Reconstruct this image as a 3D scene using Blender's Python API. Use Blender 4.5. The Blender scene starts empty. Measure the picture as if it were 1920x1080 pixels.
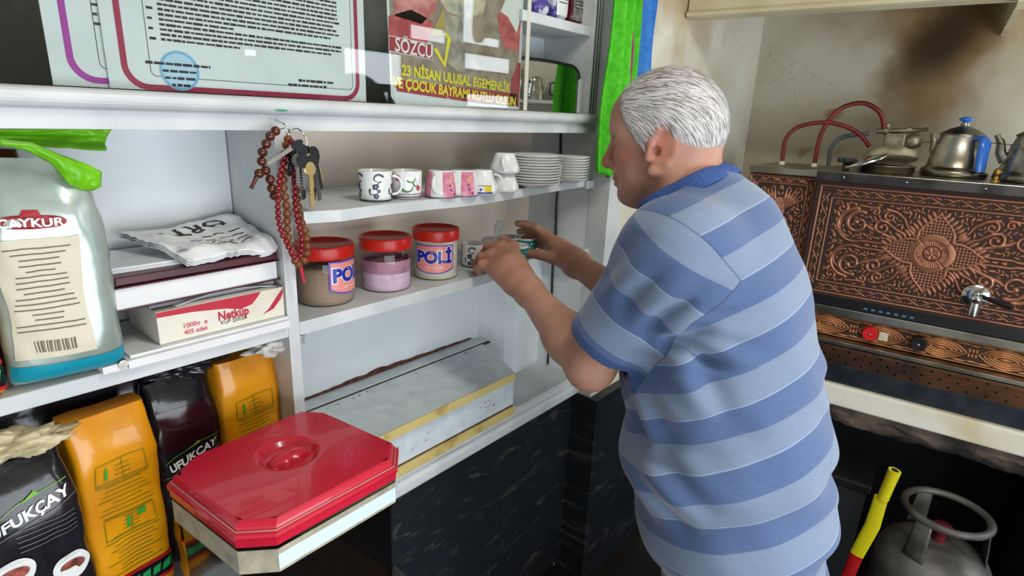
import bpy, bmesh, math, random, openvdb
import numpy as np
from mathutils import Vector, Matrix, noise
PI = math.pi
C = bpy.context.scene.collection
random.seed(7)

# ------------------------------------------------------------------ camera
F_PX = 1090.0
def _n(v):
    v = np.array(v, float); return v/np.linalg.norm(v)
_dx = _n((943, -284, F_PX))
_dz = _n(np.cross(_dx, (1, .0407, 0)))
if _dz[1] > 0: _dz = -_dz
_dy = np.cross(_dz, _dx)
VM = np.array([_dx, _dy, _dz])          # world = VM @ (right, down, forward)
CAM = np.array((0, 0, 1.5))
cam_d = bpy.data.cameras.new('camera'); cam = bpy.data.objects.new('camera', cam_d); C.objects.link(cam)
cam_d.sensor_width = 36; cam_d.lens = F_PX/1920*36; cam_d.clip_start = .02; cam_d.clip_end = 200
_r, _d, _f = VM[:, 0], VM[:, 1], VM[:, 2]
cam.matrix_world = Matrix(((_r[0], -_d[0], -_f[0], 0), (_r[1], -_d[1], -_f[1], 0), (_r[2], -_d[2], -_f[2], 1.5), (0, 0, 0, 1)))
bpy.context.scene.camera = cam
sc = bpy.context.scene
sc.view_settings.view_transform = 'Standard'; sc.view_settings.look = 'None'
sc.view_settings.gamma = 1; sc.view_settings.use_curve_mapping = False
sc.view_settings.exposure = -0.22

def past(u, v, z, r):                    # centre of a round thing whose near foot shows at pixel (u, v)
    q = VM @ np.array([u-960, v-540, F_PX]); p = CAM+q*(z-1.5)/q[2]; h = np.array([q[0], q[1], 0])/np.hypot(q[0], q[1]); p = p+h*r; return Vector((p[0], p[1], z))
def ray(u, v): return VM @ np.array([u-960, v-540, F_PX])
def at(u, v, c):                        # a point at distance c in front of the lens
    return Vector(CAM + VM @ np.array([(u-960)*c/F_PX, (v-540)*c/F_PX, c]))
def onY(u, v, Y): r = ray(u, v); return Vector(CAM + r*Y/r[1])
def onX(u, v, X): r = ray(u, v); return Vector(CAM + r*X/r[0])
def onZ(u, v, Z): r = ray(u, v); return Vector(CAM + r*(Z-1.5)/r[2])
SA = math.radians(4)
ES = np.array([math.sin(SA), -math.cos(SA), 0]); ED = np.array([math.cos(SA), math.sin(SA), 0]); SO = np.array([2.0, .44, 0])
def SW(s, d, z): return Vector(SO + ES*s + ED*d + np.array([0, 0, z]))   # stove frame -> world
S_ROT = -math.radians(86)

# ------------------------------------------------------------------ world and light
w = bpy.data.worlds.new('world'); sc.world = w; w.use_nodes = True
bg = w.node_tree.nodes['Background']; bg.inputs[0].default_value = (.75, .86, 1, 1); bg.inputs[1].default_value = 1.5
def area(name, loc, tgt, sx, sy, power, col):
    l = bpy.data.lights.new(name, 'AREA'); l.shape = 'RECTANGLE'; l.size = sx; l.size_y = sy; l.energy = power; l.color = col
    o = bpy.data.objects.new(name, l); C.objects.link(o); o.location = loc
    o.rotation_euler = (Vector(tgt)-Vector(loc)).to_track_quat('-Z', 'Y').to_euler()
    return o
PANES = ((2.13, 1.66, 2.55, 1.84), (2.63, 1.95, 2.93, 2.03), (3.10, 1.98, 3.48, 2.26), (3.12, 1.81, 3.74, 1.91), (3.15, 1.56, 3.63, 1.64), (2.30, 1.54, 2.44, 1.61), (1.54, 1.63, 1.60, 1.77), (2.13, .92, 3.74, 1.44))  # last pane, low and wide, is added to supply light
for x0, z0, x1, z1 in PANES:           # street window: radiance 9 from every pane
    cx, cz = (x0+x1)/2, (z0+z1)/2
    area('daylight_and_fill', (cx, -1.275, cz), (cx, 0, cz), x1-x0, z1-z0, 9*PI*(x1-x0)*(z1-z0), (.86, .93, 1))
area('daylight_and_fill', (-.05, -1.26, .93), (-.05, 0, .95), 2.7, 1.04, 33, (.9, .95, 1))  # added fill light, set low so the upper glass does not mirror it
area('ceiling_lamp_light', (.64, -.35, 2.5), (.64, -.35, 0), .12, .9, 20, (1, .95, .86))

# ------------------------------------------------------------------ helpers
class MB:
    def __init__(s): s.v = []; s.f = []; s.m = []; s.sm = []; s.T = None
    def add(s, vs, fs, mat=0, smooth=False):
        b = len(s.v)
        for p in vs:
            p = Vector(p)
            if s.T is not None: p = s.T @ p
            s.v.append(p)
        for i, f in enumerate(fs):
            s.f.append([b+q for q in f]); s.m.append(mat if isinstance(mat, int) else mat[i]); s.sm.append(smooth)
    def box(s, x0, y0, z0, x1, y1, z1, mat=0, bev=0.0):
        if bev <= 0:
            vs = [(x0,y0,z0),(x1,y0,z0),(x1,y1,z0),(x0,y1,z0),(x0,y0,z1),(x1,y0,z1),(x1,y1,z1),(x0,y1,z1)]
            s.add(vs, [(0,3,2,1),(4,5,6,7),(0,1,5,4),(1,2,6,5),(2,3,7,6),(3,0,4,7)], mat); return
        bm = bmesh.new(); bmesh.ops.create_cube(bm, size=1)
        for q in bm.verts: q.co = Vector(((x0+x1)/2+q.co.x*(x1-x0), (y0+y1)/2+q.co.y*(y1-y0), (z0+z1)/2+q.co.z*(z1-z0)))
        bmesh.ops.bevel(bm, geom=bm.edges[:], offset=bev, segments=2, affect='EDGES', profile=.5)
        s.frombm(bm, mat)
    def frombm(s, bm, mat=0, smooth=False):
        bm.verts.index_update()
        s.add([q.co.copy() for q in bm.verts], [[q.index for q in f.verts] for f in bm.faces], mat, smooth); bm.free()
    def lathe(s, prof, n=32, mat=0, c=(0,0,0), smooth=True, cap=True, ax=None):
        vs = []; R = Matrix.Identity(3)
        if ax is not None: R = Vector(ax).to_track_quat('Z', 'Y').to_matrix()
        c = Vector(c)
        for r, z in prof:
            for k in range(n):
                a = 2*PI*k/n; vs.append(c + R @ Vector((r*math.cos(a), r*math.sin(a), z)))
        fs = []
        for i in range(len(prof)-1):
            for k in range(n):
                fs.append((i*n+k, i*n+(k+1)%n, (i+1)*n+(k+1)%n, (i+1)*n+k))
        s.add(vs, fs, mat, smooth)
        if cap:
            for i, rv in ((0, True), (len(prof)-1, False)):
                if prof[i][0] > 1e-5:
                    ring = [vs[i*n+k] for k in range(n)]
                    s.add(ring, [list(range(n))[::-1] if rv else list(range(n))], mat, False)
    def tube(s, path, r, n=10, mat=0, closed=False, flat=1.0, smooth=True):
        P = [Vector(p) for p in path]; N = len(P)
        rs = [r]*N if isinstance(r, (int, float)) else list(r)
        vs = []; up = None
        for i in range(N):
            a = P[(i-1) % N] if (closed or i > 0) else P[i]; b = P[(i+1) % N] if (closed or i < N-1) else P[i]
            t = (b-a).normalized()
            if up is None:
                up = Vector((0,0,1)) if abs(t.z) < .9 else Vector((1,0,0))
            x = t.cross(up)
            if x.length < 1e-6: x = t.cross(Vector((1,.3,.1)))
            x.normalize(); y = x.cross(t).normalized(); up = y
            for k in range(n):
                q = 2*PI*k/n; vs.append(P[i] + x*(math.cos(q)*rs[i]) + y*(math.sin(q)*rs[i]*flat))
        fs = []
        for i in range(N if closed else N-1):
            j = (i+1) % N
            for k in range(n): fs.append((i*n+k, i*n+(k+1)%n, j*n+(k+1)%n, j*n+k))
        s.add(vs, fs, mat, smooth)
        if not closed:
            s.add(vs[:n], [list(range(n))[::-1]], mat); s.add(vs[-n:], [list(range(n))], mat)
    def prism(s, poly, z0, z1, mat=0, fn=None, smooth=False):
        n = len(poly); g = fn or (lambda x, y, z: (x, y, z))
        vs = [g(x, y, z0) for x, y in poly] + [g(x, y, z1) for x, y in poly]
        s.add(vs, [list(range(n))[::-1], list(range(n, 2*n))] + [(i, (i+1)%n, n+(i+1)%n, n+i) for i in range(n)], mat, smooth)
    def sheet(s, fn, nu, nv, mat=0, smooth=True, closed_u=False):
        vs = [fn(i/(nu if closed_u else nu-1), j/(nv-1)) for j in range(nv) for i in range(nu)]
        fs = []
        for j in range(nv-1):
            for i in range(nu if closed_u else nu-1):
                fs.append((j*nu+i, j*nu+(i+1)%nu, (j+1)*nu+(i+1)%nu, (j+1)*nu+i))
        s.add(vs, fs, mat, smooth)
    def sphere(s, c, r, n=12, mat=0, sc=(1,1,1)):
        c = Vector(c)
        s.lathe([(max(r*math.sin(PI*i/n), 1e-6), -r*math.cos(PI*i/n)) for i in range(n+1)], n*2, mat, c, cap=False) if sc == (1,1,1) else \
        s.sheet(lambda u, v: c+Vector((sc[0]*r*math.sin(PI*v)*math.cos(2*PI*u), sc[1]*r*math.sin(PI*v)*math.sin(2*PI*u), -sc[2]*r*math.cos(PI*v))), n*2, n+1, mat, True, True)
    def text(s, body, size, fn, mat=0, align='CENTER', bold=0.0, sx=1.0, shear=0.0, depth=None, width=None):
        cu = bpy.data.curves.new('t', 'FONT'); cu.body = body; cu.size = size; cu.align_x = align; cu.align_y = 'CENTER'
        cu.offset = bold; cu.resolution_u = 3; cu.shear = shear
        o = bpy.data.objects.new('t', cu); C.objects.link(o)
        me = o.to_mesh(); pts = [q.co.copy() for q in me.vertices]; fs = [list(p.vertices) for p in me.polygons]
        o.to_mesh_clear(); bpy.data.objects.remove(o); bpy.data.curves.remove(cu)
        if width and pts:
            xs = [p.x for p in pts]; k = width/(max(xs)-min(xs)); sx = k
        s.add([fn(p.x*sx, p.y) for p in pts], fs, mat)
    def build(s, name, mats, parent=None, solid=0.0, sub=0):
        me = bpy.data.meshes.new(name); me.from_pydata([tuple(p) for p in s.v], [], s.f)
        for mm in (mats if isinstance(mats, (list, tuple)) else [mats]): me.materials.append(mm)
        me.polygons.foreach_set('material_index', s.m); me.polygons.foreach_set('use_smooth', s.sm); me.validate(); me.update()
        o = bpy.data.objects.new(name, me); C.objects.link(o)
        if parent: o.parent = parent
        if solid:
            md = o.modifiers.new('solid', 'SOLIDIFY'); md.thickness = solid; md.offset = 0
        if sub:
            md = o.modifiers.new('sub', 'SUBSURF'); md.levels = sub; md.render_levels = sub
        return o
def tag(o, label, cat, group=None):
    o['label'] = label; o['category'] = cat
    if group: o['group'] = group
    return o
def struct(o): o['kind'] = 'structure'; return o
def thing(name, label, cat, loc=(0,0,0), rotz=0.0, group=None):
    o = bpy.data.objects.new(name, None); C.objects.link(o); o.location = loc; o.rotation_euler = (0, 0, rotz)
    o.empty_display_size = .05
    return tag(o, label, cat, group)
def dup(root, loc=None, rotz=None, label=None, group=None):
    kids = [(o, o.parent) for o in root.children_recursive]
    r = root.copy(); C.objects.link(r)
    if loc is not None: r.location = loc
    if rotz is not None: r.rotation_euler = (0, 0, rotz)
    if label: r['label'] = label
    if group: r['group'] = group
    mp = {root: r}
    for o, p in kids:
        c = o.copy(); C.objects.link(c); c.parent = mp[p]; mp[o] = c
    return r
def rot(axis, deg): return Matrix.Rotation(math.radians(deg), 4, axis)

# ------------------------------------------------------------------ materials
def srgb(h):
    if isinstance(h, str):
        h = h.lstrip('#'); h = [int(h[i:i+2], 16)/255 for i in (0, 2, 4)]
    return tuple((c/12.92 if c <= .04045 else ((c+.055)/1.055)**2.4) for c in h) + (1,)
def mat(name, col, rough=.5, metal=0.0, col2=None, nscale=8.0, lo=.4, hi=.6, bump=0.0, bscale=60.0, trans=0.0, ior=1.45, alpha=1.0, coat=0.0, sss=0.0, spec=None, stretch=None, detail=4, emit=None, estr=0.0):
    m = bpy.data.materials.new(name); m.use_nodes = True; nt = m.node_tree; b = nt.nodes['Principled BSDF']
    b.inputs['Base Color'].default_value = srgb(col); b.inputs['Roughness'].default_value = rough; b.inputs['Metallic'].default_value = metal
    b.inputs['Transmission Weight'].default_value = trans; b.inputs['IOR'].default_value = ior; b.inputs['Alpha'].default_value = alpha
    b.inputs['Coat Weight'].default_value = coat
    if spec is not None: b.inputs['Specular IOR Level'].default_value = spec
    if sss: b.inputs['Subsurface Weight'].default_value = sss; b.inputs['Subsurface Radius'].default_value = (.012, .004, .002)
    if emit: b.inputs['Emission Color'].default_value = srgb(emit); b.inputs['Emission Strength'].default_value = estr
    tc = nt.nodes.new('ShaderNodeTexCoord'); src = tc.outputs['Object']
    if stretch:
        mp = nt.nodes.new('ShaderNodeMapping'); mp.inputs['Scale'].default_value = stretch; nt.links.new(src, mp.inputs[0]); src = mp.outputs[0]
    if col2 is not None:
        n = nt.nodes.new('ShaderNodeTexNoise'); n.inputs['Scale'].default_value = nscale; n.inputs['Detail'].default_value = detail
        nt.links.new(src, n.inputs['Vector'])
        r = nt.nodes.new('ShaderNodeMapRange'); r.inputs['From Min'].default_value = lo; r.inputs['From Max'].default_value = hi
        nt.links.new(n.outputs['Fac'], r.inputs['Value'])
        x = nt.nodes.new('ShaderNodeMix'); x.data_type = 'RGBA'; x.inputs['A'].default_value = srgb(col); x.inputs['B'].default_value = srgb(col2)
        nt.links.new(r.outputs[0], x.inputs['Factor']); nt.links.new(x.outputs['Result'], b.inputs['Base Color'])
        m['mix'] = x.name
    if bump:
        n2 = nt.nodes.new('ShaderNodeTexNoise'); n2.inputs['Scale'].default_value = bscale; n2.inputs['Detail'].default_value = 3
        nt.links.new(src, n2.inputs['Vector'])
        bp = nt.nodes.new('ShaderNodeBump'); bp.inputs['Strength'].default_value = bump; bp.inputs['Distance'].default_value = .002
        nt.links.new(n2.outputs['Fac'], bp.inputs['Height']); nt.links.new(bp.outputs[0], b.inputs['Normal'])
    return m
def glassy(name, col, rough=.02, fac=.88):
    """thin pane: mostly see-through with a fresnel reflection"""
    m = bpy.data.materials.new(name); m.use_nodes = True; nt = m.node_tree; nt.nodes.clear()
    o = nt.nodes.new('ShaderNodeOutputMaterial'); mx = nt.nodes.new('ShaderNodeMixShader')
    t = nt.nodes.new('ShaderNodeBsdfTransparent'); t.inputs[0].default_value = srgb(col)
    g = nt.nodes.new('ShaderNodeBsdfGlossy'); g.inputs['Roughness'].default_value = rough
    ge = nt.nodes.new('ShaderNodeNewGeometry'); dt = nt.nodes.new('ShaderNodeVectorMath'); dt.operation = 'DOT_PRODUCT'
    nt.links.new(ge.outputs['Incoming'], dt.inputs[0]); nt.links.new(ge.outputs['Normal'], dt.inputs[1]); prev = dt.outputs['Value']
    for op, k in (('ABSOLUTE', None), ('SUBTRACT', None), ('POWER', 5), ('MULTIPLY', .95*fac), ('ADD', .04*fac)):   # Schlick, same from both sides
        mt = nt.nodes.new('ShaderNodeMath'); mt.operation = op
        if op == 'SUBTRACT': mt.inputs[0].default_value = 1; nt.links.new(prev, mt.inputs[1])
        else:
            nt.links.new(prev, mt.inputs[0])
            if k is not None: mt.inputs[1].default_value = k
        prev = mt.outputs[0]
    nt.links.new(prev, mx.inputs[0])
    nt.links.new(t.outputs[0], mx.inputs[1]); nt.links.new(g.outputs[0], mx.inputs[2]); nt.links.new(mx.outputs[0], o.inputs[0])
    return m
M = {}
M['paint'] = mat('white_gloss_paint', '#dde3e5', .38, col2='#cfd6d9', nscale=5, lo=.35, hi=.7, bump=.15, bscale=40)
M['paint_warm'] = mat('cream_aged_paint', '#eddac4', .5, col2='#e0d4c6', nscale=4, lo=.45, hi=.7, bump=.15, bscale=30)
M['paint_edge'] = mat('shelf_edge_paint', '#d0d3d4', .42, col2='#bfc5c6', nscale=9, bump=.2, bscale=50)
M['black'] = mat('black_plastic', '#141416', .35)
M['dark'] = mat('dark_gap', '#0c0c0d', .8)  # near-black standing in for shade in cavities and holes
M['steel'] = mat('worn_steel', '#b9b6ac', .28, 1, col2='#8d8878', nscale=7, bump=.1, bscale=120)
M['chrome'] = mat('chrome', '#d8dadb', .12, 1)
M['darksteel'] = mat('dark_steel', '#5a5856', .4, .9, col2='#3d3a38', nscale=10)
M['white'] = mat('white_glazed_china', '#e4e6e4', .15, coat=.5)
M['paper'] = mat('white_paper', '#e3e4e4', .7, col2='#d6d8da', nscale=6, bump=.1, bscale=20)
M['ink'] = mat('black_ink', '#232428', .6)
M['red'] = mat('red_ink', '#b8203a', .5)
M['redplastic'] = mat('red_plastic_lid', '#c01c12', .33, col2='#cc2a18', nscale=8)
M['wood_brown'] = mat('bare_brown_wood', '#5b3b25', .8, col2='#33221a', nscale=30, bump=.5)
M['glass'] = glassy('thin_glass', '#f2f6f5')
M['mirror'] = mat('mirror_silver', '#dfe4e4', .02, 1)
# ================================================================== THE SETTING
def nodes_of(m): return m.node_tree, m.node_tree.nodes, m.node_tree.links
def plaster(name, base, base2, soot=False):
    m = mat(name, base, .75, col2=base2, nscale=3.5, lo=.4, hi=.65, bump=.25, bscale=25)
    nt, N, L = nodes_of(m); b = N['Principled BSDF']; prev = N[m['mix']].outputs['Result']
    tc = N.new('ShaderNodeTexCoord'); sep = N.new('ShaderNodeSeparateXYZ'); L.new(tc.outputs['Object'], sep.inputs[0])
    no = N.new('ShaderNodeTexNoise'); no.inputs['Scale'].default_value = 9; no.inputs['Detail'].default_value = 6; L.new(tc.outputs['Object'], no.inputs['Vector'])
    def blob(cx, cz, rx, rz, skew, amp, lo, hi):
        def mth(op, a, c=None):
            n = N.new('ShaderNodeMath'); n.operation = op
            for i, x in enumerate((a, c)):
                if x is None: continue
                if isinstance(x, (int, float)): n.inputs[i].default_value = x
                else: L.new(x, n.inputs[i])
            return n.outputs[0]
        dz = mth('SUBTRACT', sep.outputs['Z'], cz); dx = mth('SUBTRACT', mth('SUBTRACT', sep.outputs['X'], cx), mth('MULTIPLY', dz, skew))
        d = mth('SQRT', mth('ADD', mth('POWER', mth('ABSOLUTE', mth('DIVIDE', dx, rx)), 2), mth('POWER', mth('ABSOLUTE', mth('DIVIDE', dz, rz)), 2)))
        d = mth('ADD', d, mth('MULTIPLY', mth('SUBTRACT', no.outputs['Fac'], .5), amp))
        r = N.new('ShaderNodeMapRange'); r.inputs['From Min'].default_value = hi; r.inputs['From Max'].default_value = lo
        r.interpolation_type = 'SMOOTHSTEP'; L.new(d, r.inputs['Value']); return r.outputs[0]
    def over(prev, fac, col, k=1.0):
        x = N.new('ShaderNodeMix'); x.data_type = 'RGBA'; x.inputs['B'].default_value = srgb(col)
        mm = N.new('ShaderNodeMath'); mm.operation = 'MULTIPLY'; mm.inputs[1].default_value = k; L.new(fac, mm.inputs[0]); L.new(mm.outputs[0], x.inputs['Factor'])
        L.new(prev, x.inputs['A']); return x.outputs['Result']
    if soot:
        prev = over(prev, blob(.22, 1.90, .40, .17, .2, 1.2, .3, 1.2), '#9a8050', .8)
        prev = over(prev, blob(.22, 1.70, .17, .30, .25, 1.0, .35, 1.25), '#94733a', .85)
        prev = over(prev, blob(.225, 1.80, .14, .21, .45, .7, .1, 1.2), '#3a2614', .97)
        prev = over(prev, blob(-.06, 1.56, .05, .03, 0, 3.2, .2, .9), '#9a7434', .8)
        prev = over(prev, blob(-.12, 1.42, .10, .04, 0, 3.6, .1, .8), '#8f7434', .8)
        prev = over(prev, blob(.12, 1.42, .06, .03, 0, 3.2, .1, .8), '#8b7440', .6)
    else:
        prev = over(prev, blob(1.75, 1.95, .35, .30, -.3, 1.5, .3, 1.2), '#a58a58', .7)
    # hairline cracks
    vo = N.new('ShaderNodeTexVoronoi'); vo.feature = 'DISTANCE_TO_EDGE'; vo.inputs['Scale'].default_value = 5
    wp = N.new('ShaderNodeVectorMath'); wp.operation = 'ADD'; sc2 = N.new('ShaderNodeVectorMath'); sc2.operation = 'SCALE'; sc2.inputs['Scale'].default_value = .12
    L.new(no.outputs['Color'], sc2.inputs[0]); L.new(sc2.outputs[0], wp.inputs[0]); L.new(tc.outputs['Object'], wp.inputs[1]); L.new(wp.outputs[0], vo.inputs['Vector'])
    cr = N.new('ShaderNodeMapRange'); cr.inputs['From Min'].default_value = .005; cr.inputs['From Max'].default_value = .002; L.new(vo.outputs['Distance'], cr.inputs['Value'])
    n3 = N.new('ShaderNodeTexNoise'); n3.inputs['Scale'].default_value = 2.2; L.new(tc.outputs['Object'], n3.inputs['Vector'])
    gt = N.new('ShaderNodeMapRange'); gt.inputs['From Min'].default_value = .5; gt.inputs['From Max'].default_value = .6; L.new(n3.outputs['Fac'], gt.inputs['Value'])
    mu = N.new('ShaderNodeMath'); mu.operation = 'MULTIPLY'; L.new(cr.outputs[0], mu.inputs[0]); L.new(gt.outputs[0], mu.inputs[1])
    prev = over(prev, mu.outputs[0], '#6f6452', .35)
    L.new(prev, b.inputs['Base Color']); return m
M['wall'] = plaster('aged_plaster', '#d8d4c6', '#cbc4ae')
M['wall_soot'] = plaster('sooty_plaster', '#cfcabb', '#bdb49c', True)
M['plain'] = mat('plain_wall_paint', '#cfcabd', .8, col2='#c3bdae', nscale=2)
M['floor'] = mat('dark_floor_tile', '#211f1d', .5, col2='#171615', nscale=6)
def slab(name, x0, y0, z0, x1, y1, z1, m, parent=None, bev=0):
    b = MB(); b.box(x0, y0, z0, x1, y1, z1, 0, bev); return b.build(name, m, parent)
struct(slab('floor', -2.2, -1.5, -.05, 4.2, 1.3, 0, M['floor']))
struct(slab('ceiling', -2.2, -1.5, 2.6, 4.2, 1.3, 2.65, M['plain']))
struct(slab('wall_left', 1.414, .83, 0, 2.52, 1.2, 2.6, M['wall']))
struct(slab('wall_left', -1.75, 1.115, 0, 1.414, 1.2, 2.6, M['plain']))
b = MB(); b.box(-.42, .5, 0, .80, .62, 2.6)
wr = b.build('wall_right', M['wall_soot']); wr.location = SO; wr.rotation_euler = (0, 0, S_ROT); struct(wr)
struct(slab('wall_rear', -1.85, -1.5, 0, -1.75, 1.2, 2.6, M['plain']))
struct(slab('wall_far', 3.95, -1.5, 0, 4.05, -.30, 2.6, M['plain']))
struct(slab('wall_side', 2.62, -.44, 0, 3.95, -.34, 2.6, M['plain']))
# street wall: glazed openings framed in dark steel
struct(slab('wall_front', -1.75, -1.42, 0, 3.95, -1.3, 2.6, M['plain']))
def win(name, rects):
    b = MB()
    for x0, z0, x1, z1 in rects:
        t = .018
        b.box(x0-t, -1.299, z0-t, x1+t, -1.268, z0); b.box(x0-t, -1.299, z1, x1+t, -1.268, z1+t); b.box(x0-t, -1.299, z0, x0, -1.268, z1); b.box(x1, -1.299, z0, x1+t, -1.268, z1)
        b.box(x0, -1.299, z0, x1, -1.290, z1, 1)
    struct(b.build(name, [M['darksteel'], mat('bright_sky_pane', '#dfe8f2', .3, emit='#e4eefa', estr=3)]))
win('window_1', PANES); win('fill_window', ((-1.40, .41, 1.30, 1.45),))  # second window is added, out of view, to go with the fill light

# ================================================================== PAINTED WALL CABINET
DD = .88
cab = thing('shelf_cabinet', 'white painted built-in shelf cabinet with glazed top, shelves along the left wall', 'cabinet', (0, 0, 0))
def part(name, m, parent, f, **k):
    b = MB(); f(b); return b.build(name, m, parent, **k)
P_, PE = M['paint'], M['paint_edge']
part('back_panel', M['paint'], cab, lambda b: b.box(-1.2, 1.04, .739, .476, 1.06, 1.464))
part('back_panel', M['paint_warm'], cab, lambda b: b.box(.5, 1.10, 1.125, 1.408, 1.112, 1.464))
part('back_panel', M['paint'], cab, lambda b: b.box(.5, 1.10, .739, 1.408, 1.112, 1.125))
part('side_panel', M['paint'], cab, lambda b: b.box(1.408, .884, .7205, 1.413, 1.112, 1.464))
part('divider', PE, cab, lambda b: b.box(.478, .88, .739, .4985, 1.10, 1.464, 0, .001))
part('shelf', PE, cab, lambda b: (b.box(-1.2, .88, 1.1216, .478, 1.04, 1.1445, 0, .002), ))
def front(pts, z): return [tuple(onZ(u, v, z).xy) for u, v in pts]
fe = front([(640, 393.3), (767.6, 378), (895, 366.5), (997, 351), (1102, 336)], 1.3407)
def bez_edge(pts, n=5):
    out = []
    for i in range(len(pts)-1):
        p0 = Vector(pts[max(i-1, 0)]); p1 = Vector(pts[i]); p2 = Vector(pts[i+1]); p3 = Vector(pts[min(i+2, len(pts)-1)])
        for k in range(n):
            t = k/n; out.append(tuple(.5*((2*p1)+(p2-p0)*t+(2*p0-5*p1+4*p2-p3)*t*t+(3*p1-p0-3*p2+p3)*t**3)))
    return out+[tuple(pts[-1])]
fe2 = [(.4985, onZ(565, 397.5, 1.3407).y)] + bez_edge(fe)
part('shelf', PE, cab, lambda b: b.prism(fe2+[(1.375, .92), (1.375, 1.10), (.4985, 1.10)], 1.3214, 1.3407))
SHELF2_Y = lambda x: float(np.interp(x, [p[0] for p in fe2], [p[1] for p in fe2]))
part('shelf', PE, cab, lambda b: b.prism([(.4985, .88), (.985, .88), (1.03, .885), (1.10, .905), (1.155, .935), (1.18, .97), (1.185, 1.10), (.4985, 1.10)], 1.120, 1.1436))
part('support_cleat', PE, cab, lambda b: b.box(1.37, .872, 1.316, 1.408, 1.0, 1.338, 0, .002))
part('support_cleat', PE, cab, lambda b: b.box(1.36, .872, 1.118, 1.408, 1.0, 1.142, 0, .002))
part('corner_duct', M['paint'], cab, lambda b: b.prism([(1.19, 1.10), (1.215, 1.082), (1.25, 1.045), (1.275, 1.032), (1.30, 1.028), (1.408, 1.035), (1.408, 1.10)], .739, 1.120, smooth=False))
part('dark_gap_tube', M['black'], cab, lambda b: b.tube([(1.4045, .992+.002*math.sin(z*31), z) for z in np.linspace(.745, 1.462, 24)], .0036, 6))  # black tube stands in for a dark gap in the side panel
part('bare_patch', mat('blue_grey_patch', '#b9c1c4', .6, col2='#d8cfc4', nscale=40), cab, lambda b: b.prism([(onY(937, 428, 1.099).x+.022*(1+.3*noise.noise(Vector((k*1.7, 2, 0))))*math.cos(k*PI/12), onY(937, 428, 1.099).z+.022*(1+.5*noise.noise(Vector((k*2.3, 5, 0))))*math.sin(k*PI/12)) for k in range(24)], 1.0985, 1.0999, fn=lambda x, z, y: (x, y, z)))
# ledge: lower fascia and rolled upper moulding, extruded along X
def ledge(b):
    prof = [(.884, 1.464), (.884, 1.4865), (.880, 1.4875), (.8775, 1.489)]
    for k in range(9):
        a = -PI/2+PI*k/8*.9; prof.append((.879-.0125*math.cos(a), 1.5005+.0115*math.sin(a)))
    prof += [(.89, 1.513), (1.10, 1.513), (1.10, 1.464)]
    b.prism(prof, -1.2, 1.405, fn=lambda y, z, x: (x, y, z))
part('ledge_moulding', PE, cab, ledge)
part('green_smear', mat('green_paint_smear', '#2f9a6a', .6), cab, lambda b: (b.sphere((onY(528, 207, .867).x, .8675, onY(528, 207, .867).z), .0035, 6, 0, (3.2, .5, .45))))
part('counter', PE, cab, lambda b: b.box(-1.2, .885, .72, 1.408, 1.10, .739))
def cmould(b):
    prof = [(.90, .683), (.874, .683), (.872, .688), (.872, .700)]
    for k in range(7):
        a = PI*k/6/2; prof.append((.884-.012*math.cos(a)+0.0, .703+.014*math.sin(a)))
    prof += [(.884, .727), (.878, .731), (.878, .738), (.882, .741), (.90, .741)]
    b.prism(prof, -1.2, 1.413, fn=lambda y, z, x: (x, y, z))
part('counter_moulding', PE, cab, cmould)
# upper body
part('upper_back', M['paint'], cab, lambda b: (b.box(-1.2, 1.095, 1.513, 1.09, 1.112, 2.3), b.box(1.09, 1.045, 1.513, 1.375, 1.06, 2.3), b.box(1.085, .925, 1.513, 1.095, 1.1, 2.3)))
part('jamb', PE, cab, lambda b: (b.box(1.372, .886, 1.464, 1.412, 1.10, 2.3, 0, .002)))
part('jamb_seal', M['black'], cab, lambda b: (b.box(1.3795, .8845, 1.515, 1.382, .887, 2.3), b.box(1.392, .8845, 1.515, 1.3935, .887, 2.3)))
part('niche_shelf', PE, cab, lambda b: b.box(1.09, .893, 1.705, 1.372, 1.045, 1.728, 0, .002))
part('top_board', PE, cab, lambda b: b.box(-1.2, .88, 2.3, 1.412, 1.10, 2.32))
gx = onY(985, 100, .905).x
pane = part('sliding_glass_door', M['glass'], cab, lambda b: b.box(-.5, .8955, 1.514, gx, .8995, 2.29))
part('glass_edge', mat('green_glass_edge', '#9fb3a8', .2, bump=.6, bscale=300), cab, lambda b: b.box(gx, .895, 1.514, gx+.003, .900, 2.29))
part('glass_edge', mat('pale_edge_strip', '#cfcabc', .5), cab, lambda b: b.box(gx-.013, .8925, 1.514, gx-.002, .8945, 2.29))
part('dim_reflection_board', mat('streaked_dim_reflection', '#85857e', .8, col2='#2c2c28', nscale=7, lo=.35, hi=.65, detail=4, stretch=(1, 1, .3)), cab, lambda b: b.box(-1.15, 1.06, 1.516, 1.07, 1.09, 2.25))  # added board; streaky colour imitates dim reflections and the dark inside

tr1 = MB(); tr1.prism([(1.4065, .8205), (1.468, .8205), (1.468, .8285), (1.4135, .8285), (1.4135, .883), (1.4065, .883)], .70, 2.3); tr1.box(1.4725, .8235, .70, 1.482, .8285, 2.3, 0, .001); struct(tr1.build('trim_1', PE))
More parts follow.
